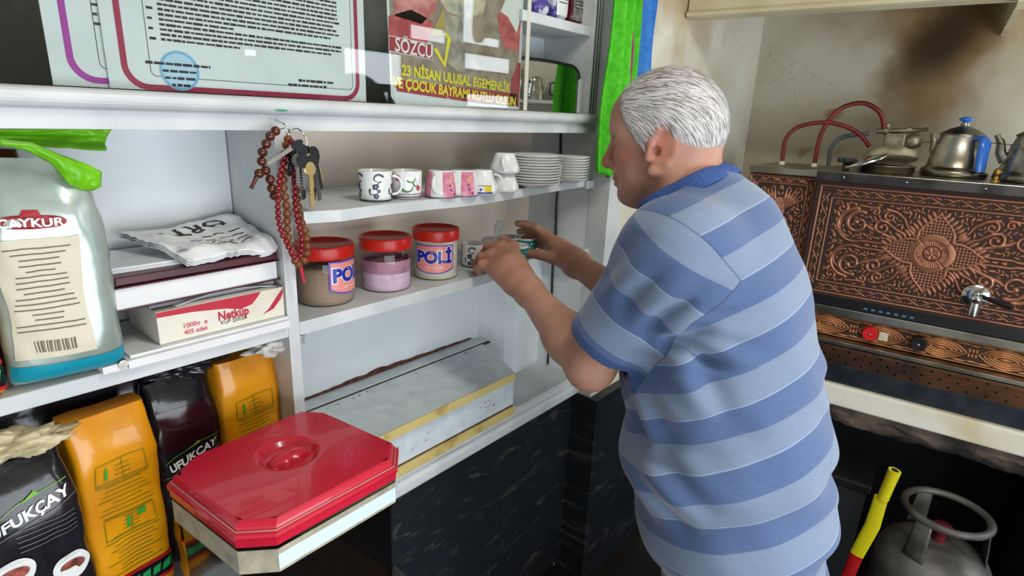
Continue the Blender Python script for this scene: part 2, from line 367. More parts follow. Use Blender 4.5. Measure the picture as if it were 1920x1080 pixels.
# dark lower cabinet
def marble_dark():
    m = mat('black_marble_laminate', '#181b1f', .35, col2='#22272c', nscale=3, lo=.3, hi=.7)
    nt, N, L = nodes_of(m); b = N['Principled BSDF']
    tc = N.new('ShaderNodeTexCoord'); mp = N.new('ShaderNodeMapping'); mp.inputs['Rotation'].default_value = (0, .5, 0); mp.inputs['Scale'].default_value = (3, 1, 11)
    L.new(tc.outputs['Object'], mp.inputs[0]); n = N.new('ShaderNodeTexNoise'); n.inputs['Scale'].default_value = 3; n.inputs['Detail'].default_value = 9; n.inputs['Roughness'].default_value = .7; n.inputs['Distortion'].default_value = .9
    L.new(mp.outputs[0], n.inputs['Vector']); r = N.new('ShaderNodeMapRange'); r.inputs['From Min'].default_value = .56; r.inputs['From Max'].default_value = .72; L.new(n.outputs['Fac'], r.inputs['Value'])
    x = N.new('ShaderNodeMix'); x.data_type = 'RGBA'; L.new(r.outputs[0], x.inputs['Factor']); L.new(N[m['mix']].outputs['Result'], x.inputs['A']); x.inputs['B'].default_value = srgb('#59544c')
    L.new(x.outputs['Result'], b.inputs['Base Color']); return m
M['marble_dark'] = marble_dark()
base = thing('base_cabinet', 'low cabinet clad in black veined marble laminate under the white shelves', 'cabinet', (0, 0, 0))
part('front_panel', M['marble_dark'], base, lambda b: b.box(-1.7, .89, .06, 1.404, .91, .683))
part('front_panel', M['marble_dark'], base, lambda b: b.prism([(1.4045, .80), (1.84, .80), (1.84, .829), (1.4125, .829), (1.4125, .9095), (1.4045, .9095)], .0, .682))
part('carcass', M['dark'], base, lambda b: b.box(-1.7, .911, .06, 1.412, 1.11, .7195))
part('plinth', M['black'], base, lambda b: b.box(-1.7, .92, 0, 1.412, 1.1, .06))

# ================================================================== WHITE BOARDED BOX ON THE COUNTER
M['board'] = mat('scuffed_white_board', '#ccd6da', .55, col2='#bcc6c9', nscale=26, lo=.4, hi=.7, bump=.3, bscale=120)
M['yellow_edge'] = mat('yellowed_edge_band', '#cdb877', .5, col2='#a98f4a', nscale=18, lo=.55, hi=.7)
bx = thing('boarded_box', 'white board box with yellowed edge bands lying on the counter behind the red-lidded tub', 'box', (0, 0, .739))
Z0 = -.739
tp = [tuple(onZ(u, v, .866).xy) for u, v in ((967, 700), (905, 645))]
def f(b):
    b.prism([(.5, .862), (tp[0][0], .860), (tp[0][0]+.03, .915), (tp[0][0]+.052, .985), (tp[1][0], 1.05), (.5, 1.05)], .848+Z0, .866+Z0)
part('top_board', M['board'], bx, f)
part('edge_band', M['yellow_edge'], bx, lambda b: b.box(.5, .857, .8455+Z0, tp[0][0]+.001, .8605, .8665+Z0, 0, .0008))
part('front_board', M['board'], bx, lambda b: b.box(.5, .872, .765+Z0, 1.088, .884, .848+Z0))
part('end_board', M['board'], bx, lambda b: b.box(1.078, .884, 0, 1.09, 1.045, .848+Z0))
part('base_board', M['yellow_edge'], bx, lambda b: b.box(.5, .8655, .0005, 1.092, .8835, .765+Z0-.002, 0, .001))
part('dark_joint', M['wood_brown'], bx, lambda b: (b.box(.5, .871, .7625+Z0, 1.086, .8835, .7665+Z0), b.box(.5, 1.048, .862+Z0, 1.19, 1.058, .8655+Z0)))
part('rear_strip', M['board'], bx, lambda b: b.prism([(.5, 1.058), (1.165, 1.058), (1.185, 1.075), (1.165, 1.0985), (.5, 1.0985)], .85+Z0, .868+Z0))
def scar(b):
    rnd = random.Random(3); top = []; xs = np.linspace(.52, 1.16, 60)
    for i, x in enumerate(xs):
        e = math.exp(-((x-.86)/.22)**2); top.append((x, .868+.002+.013*e*(.55+.9*abs(noise.noise(Vector((x*14, 0, 0)))))+.0015*rnd.random()))
    b.prism([(xs[0], .8682)]+top+[(xs[-1], .8682)], 1.0975, 1.0995, fn=lambda x, z, y: (x, y, z+Z0))
part('torn_wood_edge', mat('torn_reddish_wood', '#6b3f30', .9, col2='#3f261b', nscale=60, bump=1), bx, scar)
# chips of missing paint along the boards
def chips(b):
    rnd = random.Random(5)
    for i in range(26):
        x = rnd.uniform(.55, 1.1); y = 1.044-rnd.uniform(0, .012); s = rnd.uniform(.001, .004)
        b.box(x, y, .866+Z0, x+s*1.8, y+s*.6, .8664+Z0)
    for i in range(40):
        x = rnd.choice((.78, 1.0))+rnd.gauss(0, .022); z = rnd.gauss(.80, .009)+Z0; s = rnd.uniform(.0006, .0022)
        b.box(x, .8714, z, x+s*1.5, .8722, z+s)
part('paint_chips', M['wood_brown'], bx, chips)['kind'] = 'stuff'
# ================================================================== PAPERS BEHIND THE GLASS
YP = .905
def rrect(x0, z0, x1, z1, r, n=8):
    out = []
    for cx, cz, a0 in ((x1-r, z1-r, 0), (x0+r, z1-r, 90), (x0+r, z0+r, 180), (x1-r, z0+r, 270)):
        for k in range(n+1):
            a = math.radians(a0+90*k/n); out.append((cx+r*math.cos(a), cz+r*math.sin(a)))
    return out
def ring(b, outer, inner, y, mat):
    n = len(outer); vs = [(p[0], y, p[1]) for p in outer]+[(p[0], y, p[1]) for p in inner]
    b.add(vs, [(i, (i+1) % n, n+(i+1) % n, n+i) for i in range(n)], mat)
def dashes(b, x0, x1, z, h, y, mat, rnd):
    x = x0
    while x < x1-.002:
        w_ = rnd.uniform(.004, .014); w_ = min(w_, x1-x); hh = h*rnd.uniform(.7, 1)
        b.add([(x, y, z-hh/2), (x+w_, y, z-hh/2), (x+w_, y, z+hh/2), (x, y, z+hh/2)], [(0, 1, 2, 3)], mat); x += w_+rnd.uniform(.0008, .002)
def certificate(label, x0, x1, z0, z1, col, bx0, bx1, bz0, rows, Y, seed, inner=True, stamp=None, sig=None):
    rnd = random.Random(seed); b = MB()
    b.box(x0, Y, z0, x1, Y+.0012, z1, 0)
    o = rrect(bx0, bz0, bx1, z1-.02, .03); i_ = rrect(bx0+.0075, bz0+.0075, bx1-.0075, z1-.0275, .024)
    ring(b, o, i_, Y-.0003, 1)
    if inner:
        o = rrect(bx0+.034, bz0+.018, bx1-.014, z1-.045, .008); i_ = rrect(bx0+.0348, bz0+.0188, bx1-.0148, z1-.0458, .0075); ring(b, o, i_, Y-.0003, 2)
    for (z, a, c) in rows: dashes(b, a, c, z, .0034, Y-.0003, 2, rnd)
    if stamp:
        cx, cz, r = stamp
        n = 32; oo = [(cx+r*math.cos(2*PI*k/n), cz+r*math.sin(2*PI*k/n)) for k in range(n)]; ii = [(cx+r*.86*math.cos(2*PI*k/n), cz+r*.86*math.sin(2*PI*k/n)) for k in range(n)]
        ring(b, oo, ii, Y-.0004, 3); b.add([(p[0], Y-.0004, p[1]) for p in ii], [list(range(n))], 4)
        for k, hw in enumerate((.042, .022, .02, .012)): dashes(b, cx-hw, cx+hw, cz+.008-.009*k, .0038, Y-.0007, 2, rnd)
    for (a, c, z) in (sig or ()): dashes(b, a, c, z, .0042, Y-.0004, 2, rnd)
    o = b.build('certificate', [M['paper'], mat('border_ink', col, .5), M['ink'], mat('stamp_ink', '#7db4d8', .6), mat('stamp_tint', '#b9d3e6', .6)])
    return tag(o, label, 'certificate', 'papers behind the cabinet glass')
p = lambda u, v: onY(u, v, YP)
rx0 = p(228, 130).x; rx1 = p(672, 100).x; rz0 = p(450, 178).z
rows = []
zt = p(290, 72).z
for k in range(26):
    z = zt+k*.0062
    if z > p(290, 72).z+.115: break
    e = {0: .5, 1: .95}.get(k, 1.0)
    xa = rx0+.052; xb = rx1-.035
    ln = {0: .38, 1: .93, 2: 1, 3: 1, 4: .36, 5: .93, 6: 1, 7: .97, 8: .96, 9: 1}.get(k, .98)
    rows.append((z-.0006*k*0, xa, xa+(xb-xa)*ln))
rows += [(z, rx0+.038, rx0+.046) for (z, _, _) in rows[::2]]
certificate('large certificate with a dark red rounded border and a blue round stamp', p(200, 120).x, p(684, 100).x, 1.5145, 1.98, '#a32548', rx0, rx1, rz0, rows, YP, 1,
            stamp=(p(337, 133).x, p(337, 133).z, .026), sig=[(p(560, 152).x, p(625, 156).x, p(590, 153).z), (p(540, 158).x, p(612, 163).x, p(575, 161).z)])
mx0 = p(118, 60).x
rows2 = [(p(150, 40).z+k*.011, mx0+.035, mx0+.045) for k in range(6)]
certificate('certificate with a magenta border half hidden behind the large one', p(88, 80).x, mx0+.33, 1.5145, 1.98, '#a8309a', mx0, mx0+.30, p(190, 157).z, rows2, YP+.004, 2)
# newspaper poster
def pp(u, v, k=0): q = onY(u, v, YP); return Vector((q.x, YP-.0004*k, q.z))
b = MB()
def quad(pts, k, m): b.add([pp(u, v, k) for u, v in pts], [list(range(len(pts)))], m)
b.add([pp(u, v, 0) for u, v in ((722, -60), (984, -60), (974, 206), (742, 196), (733, 180))], [(0, 1, 2, 3, 4)], 0)
quad(((727, -55), (980, -55), (970, 176), (735, 150)), 1, 1)                    # brownish ground
quad(((728, 30), (770, 18), (812, 40), (800, 95), (776, 78), (728, 72)), 2, 2)      # red cloths
quad(((740, -50), (830, -50), (815, 20), (790, 45), (740, 30)), 2, 3)
quad(((932, 28), (955, 12), (976, 40), (972, 98), (945, 88), (936, 60)), 2, 2)
quad(((955, -20), (983, -20), (978, 22), (968, 62), (952, 32), (938, 22)), 3, 8)    # white crescent shard
quad(((810, -50), (925, -50), (905, 25), (875, 35), (838, 22), (818, -10)), 2, 4)   # pale hat / figure
quad(((832, 24), (872, 36), (870, 90), (905, 130), (868, 140), (838, 118), (828, 70)), 2, 5)
quad(((736, 148), (968, 176), (970, 204), (745, 172)), 2, 6)                        # red foot band
quad(((970, 118), (976, 118), (972, 203), (955, 180), (958, 150)), 2, 6)
quad(((735, 170), (840, 186), (835, 178), (846, 190), (970, 200), (972, 205), (741, 195)), 3, 0)
quad(((812, 92), (818, 90), (832, 117), (838, 72), (828, 60), (830, 55), (845, 72), (834, 128)), 3, 7)  # yellow pennant
quad(((806, 68), (832, 14), (836, 60), (822, 66)), 3, 9)
quad(((728, 66), (811, 83), (811, 113), (728, 96)), 3, 8)
quad(((729, 67.5), (810, 84.5), (810, 111.5), (729, 94.5)), 4, 6)
def liner(p0, p1, k):
    a = pp(*p0, k); c = pp(*p1, k); e = (c-a); L_ = e.length; e.normalize(); f_ = Vector((-e.z, 0, e.x))
    return (lambda x, y: a+e*x+f_*y), L_
fn, L_ = liner((739, 84), (809, 99), 5); b.text('SÖZCÜ', .034, fn, 8, 'LEFT', .0006, width=L_)
fn, L_ = liner((752, 132), (956, 166), 5); b.text('23 NİSAN ULUSAL EGEMENLİK', .026, fn, 7, 'LEFT', .0009, width=L_)
fn, L_ = liner((735, 154), (966, 192), 5); b.text('VE ÇOCUK BAYRAMI KUTLU OLSUN', .026, fn, 7, 'LEFT', .0009, width=L_)
o = b.build('newspaper_poster', [M['paper'], mat('poster_brown', '#8d7666', .5, col2='#a89684', nscale=30), mat('poster_red', '#cf605c', .5, col2='#a83e42', nscale=30), mat('poster_rose', '#c05c5e', .5, col2='#dc9890', nscale=26),  # inks lightened to stand in for the warm haze of reflections
      mat('poster_beige', '#dcc6a6', .5, col2='#8f8f8a', nscale=30), mat('poster_grey', '#8c8075', .5, col2='#b8ac9d', nscale=35), mat('poster_crimson', '#a82638', .5), mat('poster_yellow', '#f0dc20', .5), mat('poster_white', '#e8e6e0', .5), mat('poster_gold', '#b59a52', .5)])
tag(o, 'newspaper holiday poster with red cloths and yellow capital lettering behind the glass', 'poster', 'papers behind the cabinet glass')

# ================================================================== NICHE: MIRROR, CARD, PACKETS
mr = thing('mirror', 'round-cornered mirror in a black rim leaning in the open niche of the cabinet', 'mirror', (1.235, .955, 1.514), math.radians(-20))
def mir_poly(w_, h, r):
    pts = [(-w_, 0), (w_, 0)]
    for k in range(9):
        a = PI/2*k/8; pts.append((w_-r+r*math.cos(a), h-r*.8+r*.8*math.sin(a)))
    for k in range(9):
        t = k/8; pts.append((w_-r-(2*w_-r)*t, h+.006*math.sin(PI*t)))
    return pts
mw, mh = .128, .118
b = MB(); po = mir_poly(mw, mh, .035); b.prism(po, .0, .004, fn=lambda x, z, y: (x, y, z)); b.build('mirror_glass', M['mirror'], mr)
b = MB(); b.tube([(x, .001, z) for x, z in po[1:]], .0042, 8); b.build('rim', M['black'], mr)
jamb_tin = tag(part('board_offcut', PE, None, lambda b: b.box(1.352, .905, 1.5135, 1.370, 1.04, 1.60, 0, .003)), 'narrow white board offcut standing between the mirror and the jamb', 'board')
PACK = [mat('packet_violet', '#4b3c8a', .25, col2='#cfd2da', nscale=30, lo=.48, hi=.55), mat('packet_red', '#8f1422', .2, col2='#b8303a', nscale=30), mat('packet_silver', '#b9b4ae', .25, .6, col2='#8a837e', nscale=60, bump=.6, bscale=50), mat('packet_maroon', '#5a0f18', .2), mat('packet_black', '#1c1a1c', .2)]
labs = ['violet and white coffee packet at the left end of the niche shelf', 'white-fronted coffee packet with red foil sides on the niche shelf', 'dark red coffee packet on the niche shelf', 'silver coffee packet on dark red foil on the niche shelf', 'silver coffee packet beside the black edge of the niche shelf']
def pillow(b, w_, d, h, mt=0, crump=.004, seed=0, taper=.75, top=.9, n=28, nz=24, pw=.6):
    """a filled packet: superellipse sections; returns point(u_side, z) for decals"""
    def sec(t):  # half width and depth at height fraction t
        kd = (math.sin(min(t, .12)/.12*PI/2)**.5)*(1-(max(t-.72, 0)/.28)**2*taper)
        kw = 1-(1-math.sin(min(t, .06)/.06*PI/2))*.06-(max(t-.7, 0)/.3)**2*(1-top)
        return w_/2*kw, d/2*max(kd, .06)
    def pt(a, t, off=0.0):
        hw, hd = sec(t); ca, sa = math.cos(a), math.sin(a)
        x = math.copysign(abs(ca)**pw, ca); y = math.copysign(abs(sa)**pw, sa)
        v = Vector((x*(hw+off), y*(hd+off), t*h)); q = noise.noise_vector(Vector((v.x*22+seed*7, v.y*22, v.z*16)))+.5*noise.noise_vector(Vector((v.x*60+seed*7, v.y*60, v.z*44)))
        e = min(t*8, 1); return v+Vector((q.x*crump*e, q.y*crump*e, q.z*crump*.5*e))
    b.sheet(lambda u, v: pt(2*PI*u, v), n*2, nz, mt, True, True)
    b.add([pt(2*PI*k/(n*2), 0) for k in range(n*2)][::-1], [list(range(n*2))], mt)
    b.add([pt(2*PI*k/(n*2), 1) for k in range(n*2)], [list(range(n*2))], mt)
    def front(x, z, off=.0015):                # decal point: x across, z up, on the -y face
        t = min(max(z/h, 0), 1); hw, hd = sec(t); cx = max(-1, min(1, x/hw)); a = -math.acos(math.copysign(abs(cx)**(1/pw), cx))
        return pt(a, t, off)
    return front
for i, (u0, u1, mi, mj) in enumerate(((988, 1022, 0, 0), (1024, 1062, 1, 0), (1058, 1082, 3, 3), (1066, 1094, 2, 3), (1094, 1117, 2, 4))):
    xa = onY(u0, 20, .93).x; xb = onY(u1, 35, .93).x; w_ = min(xb-xa, .06)
    t = thing('coffee_packet', labs[i], 'coffee packet', ((xa+xb)/2-(.004 if i == 4 else 0)+.0, (.925, .93, .985, .94, .96)[i], 1.7285), 0, 'packets on the niche shelf')
    b = MB(); fr = pillow(b, w_*.94, .035, .15, 0, .002, i, n=14, nz=14); b.build('packet_body', PACK[mj] if i else PACK[0], t)
    if i in (1, 3, 4):
        b = MB(); b.sheet(lambda u, v: fr((u-.5)*w_*.72, .012+v*.12, .0012), 8, 12, 0); b.build('front_label', M['white'] if i == 1 else PACK[2], t)
        b = MB()
        for k in range(7): b.sheet(lambda u, v, k=k: fr((u-.5)*w_*.5, .04+k*.008+v*.002, .002), 5, 2, 0)
        b.build('small_print', M['ink'], t)
# ================================================================== TOWELS ON THE JAMB
def towel(label, col, x0, x1, ztop, zbot, yb, folds, seed, amp=.011, tip=0.0, col2=None, taper=.4, wob=0.0):
    m = mat('terry_'+label.split()[0], col, .95, col2=col2 or col, nscale=60, bump=1.0, bscale=420)
    b = MB(); cx = (x0+x1)/2; W = x1-x0; H = ztop-zbot
    def fn(u, v):
        k = taper+(1-taper)*min(1, (1-v)*1.5) if taper < 1 else 1
        ww = W*k; x = cx+(u-.5)*ww+wob*math.sin(v*5+seed)
        y = yb-.012+amp*math.sin(u*folds*2*PI+seed+v*.8)+.004*math.sin(v*9+u*5)
        z = zbot+v*H+tip*abs(u-.42)*(1-v)*.9
        return Vector((x, y, z))
    b.sheet(fn, 90, 80, 0); 
    o = b.build('hand_towel', m, None, solid=.005); tag(o, label, 'towel', 'towels hung beside the cabinet'); return o
towel('lime green terry towel hanging in folds beside the cabinet jamb, longest of the three', '#46b81e', 1.315, 1.457, 1.97, 1.352, .815, 2.6, 0, .014, .05, '#5cc92e', .3)
towel('magenta terry towel hanging between the green and blue towels', '#a83a78', 1.418, 1.474, 1.97, 1.56, .824, 1.2, 2, .005, 0, '#8f2d66', .8)
towel('blue towel with a wavy edge hanging nearest the corner wall', '#3f83cf', 1.462, 1.548, 1.97, 1.56, .818, 1.3, 1, .012, .0, '#3374c0', .7, wob=.006)
hk = tag(part('towel_rail', M['chrome'], None, lambda b: (b.tube([(1.33, .80, 1.965), (1.60, .80, 1.965)], .005), b.tube([(1.35, .80, 1.965), (1.43, .832, 1.965)], .004), b.tube([(1.59, .80, 1.965), (1.59, .832, 1.965)], .004))), 'thin metal rail carrying the three towels', 'towel rail')

# ================================================================== LEFT SHELF: BAGS, BOOKS, BOX, PAPERS
# silver tea bag
M['foil_green'] = mat('pale_green_foil', '#b7c4bd', .25, .35, col2='#93a39b', nscale=7, bump=.5, bscale=26)
M['cream_label'] = mat('cream_label', '#d2cab4', .5)
M['teal'] = mat('teal_band', '#0e8fa6', .35)
t = thing('tea_bag', 'pale silver-green foil tea bag with a cream text panel standing on the left shelf', 'tea bag', (.176, .905, 1.1445), math.radians(-6))
b = MB(); fr = pillow(b, .125, .085, .285, 0, .0038, 11, .92, .66); b.build('bag_body', M['foil_green'], t)
b = MB(); b.sheet(lambda u, v: fr((u-.5)*.120, .013+v*.022, .001), 24, 4, 0); b.build('base_band', M['teal'], t)
b = MB(); b.sheet(lambda u, v: fr(-.012+(u-.5)*.082*(1-.12*math.sin(v*PI*1.2)), .044+v*.150, .0015), 20, 24, 0); b.build('text_panel', M['cream_label'], t)
b = MB(); rnd = random.Random(2)
for k in range(16):
    hw = rnd.uniform(.012, .033)
    b.sheet(lambda u, v, k=k, hw=hw: fr(-.012+(u-.5)*2*hw, .080+k*.0068+v*.0016, .0022), 8, 2, 0)
for k in range(15): b.sheet(lambda u, v, k=k: fr(-.031+k*.0027+u*(.0009+.0006*(k % 3)), .052+v*.015, .0022), 2, 4, 0)
b.build('small_print', mat('brown_print', '#6d6452', .6), t)
b = MB(); n = 28
def emb(x, y): return fr(-.012+x, .214+y, .0022)
b.add([emb(.033*math.cos(2*PI*k/n), .0085*math.sin(2*PI*k/n)) for k in range(n)], [list(range(n))], 0)
b.add([emb(x, y) for x, y in ((-.010, .006), (.010, .006), (.007, .014), (-.007, .014))], [(0, 1, 2, 3)], 0)
b.text('ÇAYKUR', .0135, lambda x, y: fr(-.012+x, .214+y, .0095), 1, bold=.0004, width=.05)
b.build('brand_oval', [mat('brand_red', '#a01724', .4), M['white']], t)
# lime carrier bag crumpled behind and over the tea bag
M['lime'] = mat('lime_plastic', '#7cc71c', .3, col2='#6ab512', nscale=12, bump=.3, bscale=40)
b = MB()
def limefn(u, v):
    q0 = onY(-60+u*270, 243, .97); q1 = onY(-60+u*(255), 300-35*(1-u)-18*u, .95)
    p = q0.lerp(q1, v); n_ = noise.noise(Vector((u*6, v*5, 1))); return Vector((p.x, p.y+.008*n_+.01*math.sin(v*4), min(p.z, 1.4625)))
b.sheet(limefn, 40, 14, 0)
tag(b.build('carrier_bag', M['lime'], None, solid=.0015), 'lime green plastic carrier bag stuffed under the ledge at the far left', 'plastic bag', 'lime green bags')
b = MB()
strip = [((0, 262), (0, 272)), ((60, 268), (50, 282)), ((110, 290), (95, 305)), ((140, 300), (128, 345)), ((165, 308), (150, 356)), ((190, 322), (162, 357)), ((188, 350), (176, 356))]
def lf(u, v):
    k = u*(len(strip)-1); i = min(int(k), len(strip)-2); f_ = k-i
    a = Vector(strip[i][0]).lerp(Vector(strip[i+1][0]), f_); c_ = Vector(strip[i][1]).lerp(Vector(strip[i+1][1]), f_); p = a.lerp(c_, v)
    q = onY(p.x, p.y, .865+.012*u-.012*math.sin(v*PI)*.6+.004*noise.noise(Vector((u*9, v*4, 0)))); return q
b.sheet(lf, 50, 10, 0)
tag(b.build('folded_bag_flap', M['lime'], None, solid=.002), 'lime green plastic flap folded over the top of the silver-green tea bag', 'plastic bag', 'lime green bags')
# dark brown packet behind and yellow packet at the edge
M['amber'] = mat('amber_foil', '#e29a10', .26, col2='#d0850c', nscale=10, bump=.5, bscale=24, coat=.3)
M['black_foil'] = mat('black_foil', '#17161a', .2, col2='#242228', nscale=14, bump=.6, bscale=26, coat=.3)
t = thing('coffee_packet', 'dark brown glossy packet behind the silver-green tea bag at the far left', 'coffee packet', (.125, .985, 1.1445), 0)
b = MB(); pillow(b, .12, .07, .29, 0, .004, 4); b.build('packet_body', mat('brown_foil', '#3a1d14', .3, col2='#5a2c1a', nscale=8), t)
def band(b, fr, z0, z1, w_, m0, off=.0012):
    b.sheet(lambda u, v: fr((u-.5)*w_, z0+v*(z1-z0), off), 26, 4, m0)
def amber_bag(label, loc, w_, d, h, rz, seed, prints=True, square=False, bandz=.05):
    t = thing('coffee_bag', label, 'coffee bag', loc, rz, 'amber coffee bags')
    b = MB(); fr = pillow(b, w_, d, h, 0, .0035, seed, .35 if square else .55, .96, pw=.32); b.build('bag_body', M['amber'], t)
    b = MB(); band(b, fr, bandz-.004, bandz+.028, w_*.99, 0); band(b, fr, bandz-.007, bandz-.002, w_*.99, 1, .002); band(b, fr, bandz+.026, bandz+.031, w_*.99, 1, .002)
    for k in range(7):
        x = -w_*.42+k*w_*.14
        b.add([fr(x, bandz+.004, .0024), fr(x+.012, bandz+.006, .0024), fr(x+.015, bandz+.02, .0024), fr(x+.004, bandz+.017, .0024)], [(0, 1, 2, 3)], 2)
    b.build('base_band', [M['black'], mat('band_red', '#b8141c', .4), mat('band_green', '#1c9a52', .4)], t)
    if prints:
        b = MB(); rnd = random.Random(seed)
        for k in range(26):
            hw = w_*rnd.uniform(.18, .34); z = h*.26+k*h*.0205
            if 9 < k < 14 or k > 22: hw = w_*.1
            b.sheet(lambda u, v, z=z, hw=hw: fr((u-.5)*2*hw, z+v*.0011, .0018), 7, 2, 0)
        for (x0, z0, x1, z1) in ((-.3, .44, .28, .54), (-.3, .70, .28, .80)):
            for (a0, c0, a1, c1) in ((x0, z0, x1, z0), (x0, z1, x1, z1), (x0, z0, x0, z1), (x1, z0, x1, z1), (0, z0, 0, z1)):
                b.sheet(lambda u, v, A=(a0, c0, a1, c1): fr((A[0]+(A[2]-A[0])*u)*w_+v*.001, (A[1]+(A[3]-A[1])*u)*h+v*.001, .002), 8, 2, 0)
        b.text('1', h*.075, lambda x, y: fr(-.02+x, h*.75+y, .0022), 1, bold=.0004); b.text('1', h*.075, lambda x, y: fr(-.004+x, h*.49+y, .0022), 1, bold=.0008)
        b.sheet(lambda u, v: fr(.008+u*.012, h*.505+v*.01, .0022), 4, 4, 1)
        b.build('small_print', [mat('olive_print', '#6f7d14', .5), mat('leaf_green_print', '#2f9a2c', .5)], t)
    return t
amber_bag('amber coffee packet cut off at the left picture edge beside the silver tea bag', (.062, .905, 1.1445), .09, .06, .13, 0, 21, False, False, .02)
amber_bag('tall amber coffee bag with green print between two black bags under the left shelf', (.205, .922, .739), .108, .08, .338, math.radians(7), 22)
amber_bag('square-topped amber coffee bag beside the divider under crumpled white plastic', (.425, .965, .739), .112, .085, .345, math.radians(5), 23, True, True)
amber_bag('low amber packet lying behind the red-lidded tub in front of a black bag', (.318, .905, .739), .085, .04, .135, 0, 24, False, False, .09)
def black_bag(label, loc, w_, d, h, rz, seed, pics=True, logo=.72, win=False):
    t = thing('tea_bag', label, 'tea bag', loc, rz, 'black tea bags')
    b = MB(); fr = pillow(b, w_, d, h, 0, .005, seed, .7, .9, pw=.42); b.build('bag_body', M['black_foil'], t)
    b = MB(); z = h*logo
    b.text('UFUKÇAY', .019, lambda x, y: fr(x, z+y+x*.28, .002), 0, bold=.0006, width=w_*.72)
    b.sheet(lambda u, v: fr((u-.5)*w_*.8, z+.012+(u-.5)*w_*.8*.28+.006*math.sin(PI*u)+v*.001, .002), 12, 2, 1)
    b.sheet(lambda u, v: fr((u-.5)*w_*.85, z-.012+(u-.5)*w_*.85*.28+v*.0009, .002), 12, 2, 2)
    b.add([fr(-.004, z+.016, .0024), fr(.010, z+.026, .0024), (fr(.014, z+.021, .0024))], [(0, 1, 2)], 1)
    b.build('brand_lettering', [M['white'], mat('leaf_green_ink', '#6fae2c', .5), mat('grey_ink', '#777777', .5)], t)
    if win:
        b = MB(); b.sheet(lambda u, v: fr((u-.5)*w_*.8, h*.66+v*h*.2, .001), 10, 10, 0); b.build('window_panel', mat('maroon_foil', '#2b0d14', .18, coat=.3), t)
    if pics:
        n = 26; pm_ = [M['white'], mat('tea_picture', '#a85548', .5, col2='#5f2f24', nscale=80), mat('grey_print', '#6f6f6f', .5)]
        for cx, cz in ((-.026, .585), (.030, .50)):
            b = MB()
            for r_, m_, of in ((.020, 0, .0022), (.0135, 1, .003)):
                b.add([fr(cx+r_*math.cos(2*PI*k/n), h*cz+r_*math.sin(2*PI*k/n)*(1 if m_ == 0 else .6), of) for k in range(n)], [list(range(n))], m_)
            b.build('round_picture', pm_, t)
        rnd = random.Random(4); b = MB()
        for k in range(5): b.sheet(lambda u, v, k=k: fr(-.02+u*w_*.55, h*(.665+.02*k)+v*.0009, .002), 6, 2, 2)
        b.build('small_print', pm_, t)
    return t
black_bag('front black foil tea bag with two round pictures at the bottom left corner', (.094, .885, .739), .114, .085, .325, math.radians(6), 31, True, .80)
black_bag('rear black foil tea bag with a dark maroon panel standing before the square amber bag', (.318, .965, .739), .105, .075, .34, math.radians(4), 32, False, .60, True)
# crumpled plastics on top of bags
sk = thing('dark_filler_sack', 'black plastic sack added to darken the space behind the tea and coffee bags', 'sack', (.20, 1.0, .7395))  # dark filler added for the blackness between bags and shelf
b = MB(); pillow(b, .54, .055, .365, 0, .012, 61, .3, .98, n=40, nz=30, pw=.4); b.build('sack_body', M['black_foil'], sk)
def crumple(name, label, cat, c, r, m, seed, sc=(1, 1, .6), amp=.55, grp=None):
    b = MB(); c = Vector(c)
    def fn(u, v):
        d = Vector((math.sin(PI*v)*math.cos(2*PI*u), math.sin(PI*v)*math.sin(2*PI*u), -math.cos(PI*v)))
        k = 1+amp*noise.noise(d*2.2+Vector((seed, 0, 0)))+amp*.5*abs(noise.noise(d*6+Vector((seed, 3, 0))))
        return c+Vector((d.x*sc[0], d.y*sc[1], d.z*sc[2]))*(r*k)
    b.sheet(fn, 60, 34, 0, True, True); return tag(b.build(name, m), label, cat, grp)
M['film'] = mat('crumpled_white_plastic', '#dedcd6', .3, col2='#b9b6ae', nscale=40, bump=.6, bscale=90)
M['film_cream'] = mat('crumpled_cream_plastic', '#d0c4a0', .35, col2='#a99c78', nscale=30, bump=.6, bscale=70)
crumple('plastic_wrap', 'crumpled white plastic wrap on top of the square amber bag', 'plastic wrap', (.475, .925, 1.098), .024, M['film'], 3, (1.9, 1.0, .55), .7)
crumple('plastic_wrap', 'crumpled cream plastic wrap on top of the front black bag', 'plastic wrap', (.105, .875, 1.082), .026, M['film_cream'], 9, (1.8, 1.0, .5), .7)
crumple('black_wrapper', 'crumpled shiny black wrapper on top of the rear black tea bag', 'plastic wrap', (.335, .962, 1.096), .026, M['black_foil'], 14, (1.9, 1.2, .6), .8)
# stack on the left shelf: papers, carton, albums, newspaper
tb = [Vector(onY(u, v, .89)) for u, v in ((290, 645), (540, 598))]
pz = 1.1445
o = tag(part('paper_stack', [M['paper'], mat('stained_edge', '#b98c5a', .7, col2='#d8d2c4', nscale=20)][0], None, lambda b: (b.box(.235, .868, pz+.0005, .474, 1.03, pz+.012), b.box(.24, .875, pz+.0122, .476, 1.03, pz+.0165))), 'flat stack of white papers lying on the left shelf under the carton', 'papers')
nb = thing('spiral_notebook', 'small spiral-bound notebook lying at the shelf edge beside the tea bag', 'notebook', (.235, .871, pz+.0005))
part('cover', M['paper'], nb, lambda b: b.box(-.03, .0, 0, -.002, .14, .010))
part('spiral', M['steel'], nb, lambda b: [b.lathe([(.006, 0), (.0065, .0008), (.006, .0016)], 14, 0, (-.006, -.003+k*.004, .009), ax=(0, 1, 0)) for k in range(10)])
M['carton'] = mat('cream_carton', '#ddd8cc', .5, col2='#d2ccbd', nscale=6)
cx0, cx1 = .282, .476
cb = thing('sugar_carton', 'cream and red sugar cube carton with red and grey lettering under the albums', 'carton', (cx0, .885, pz+.0168), math.radians(0))
W_, H_ = cx1-cx0, .050
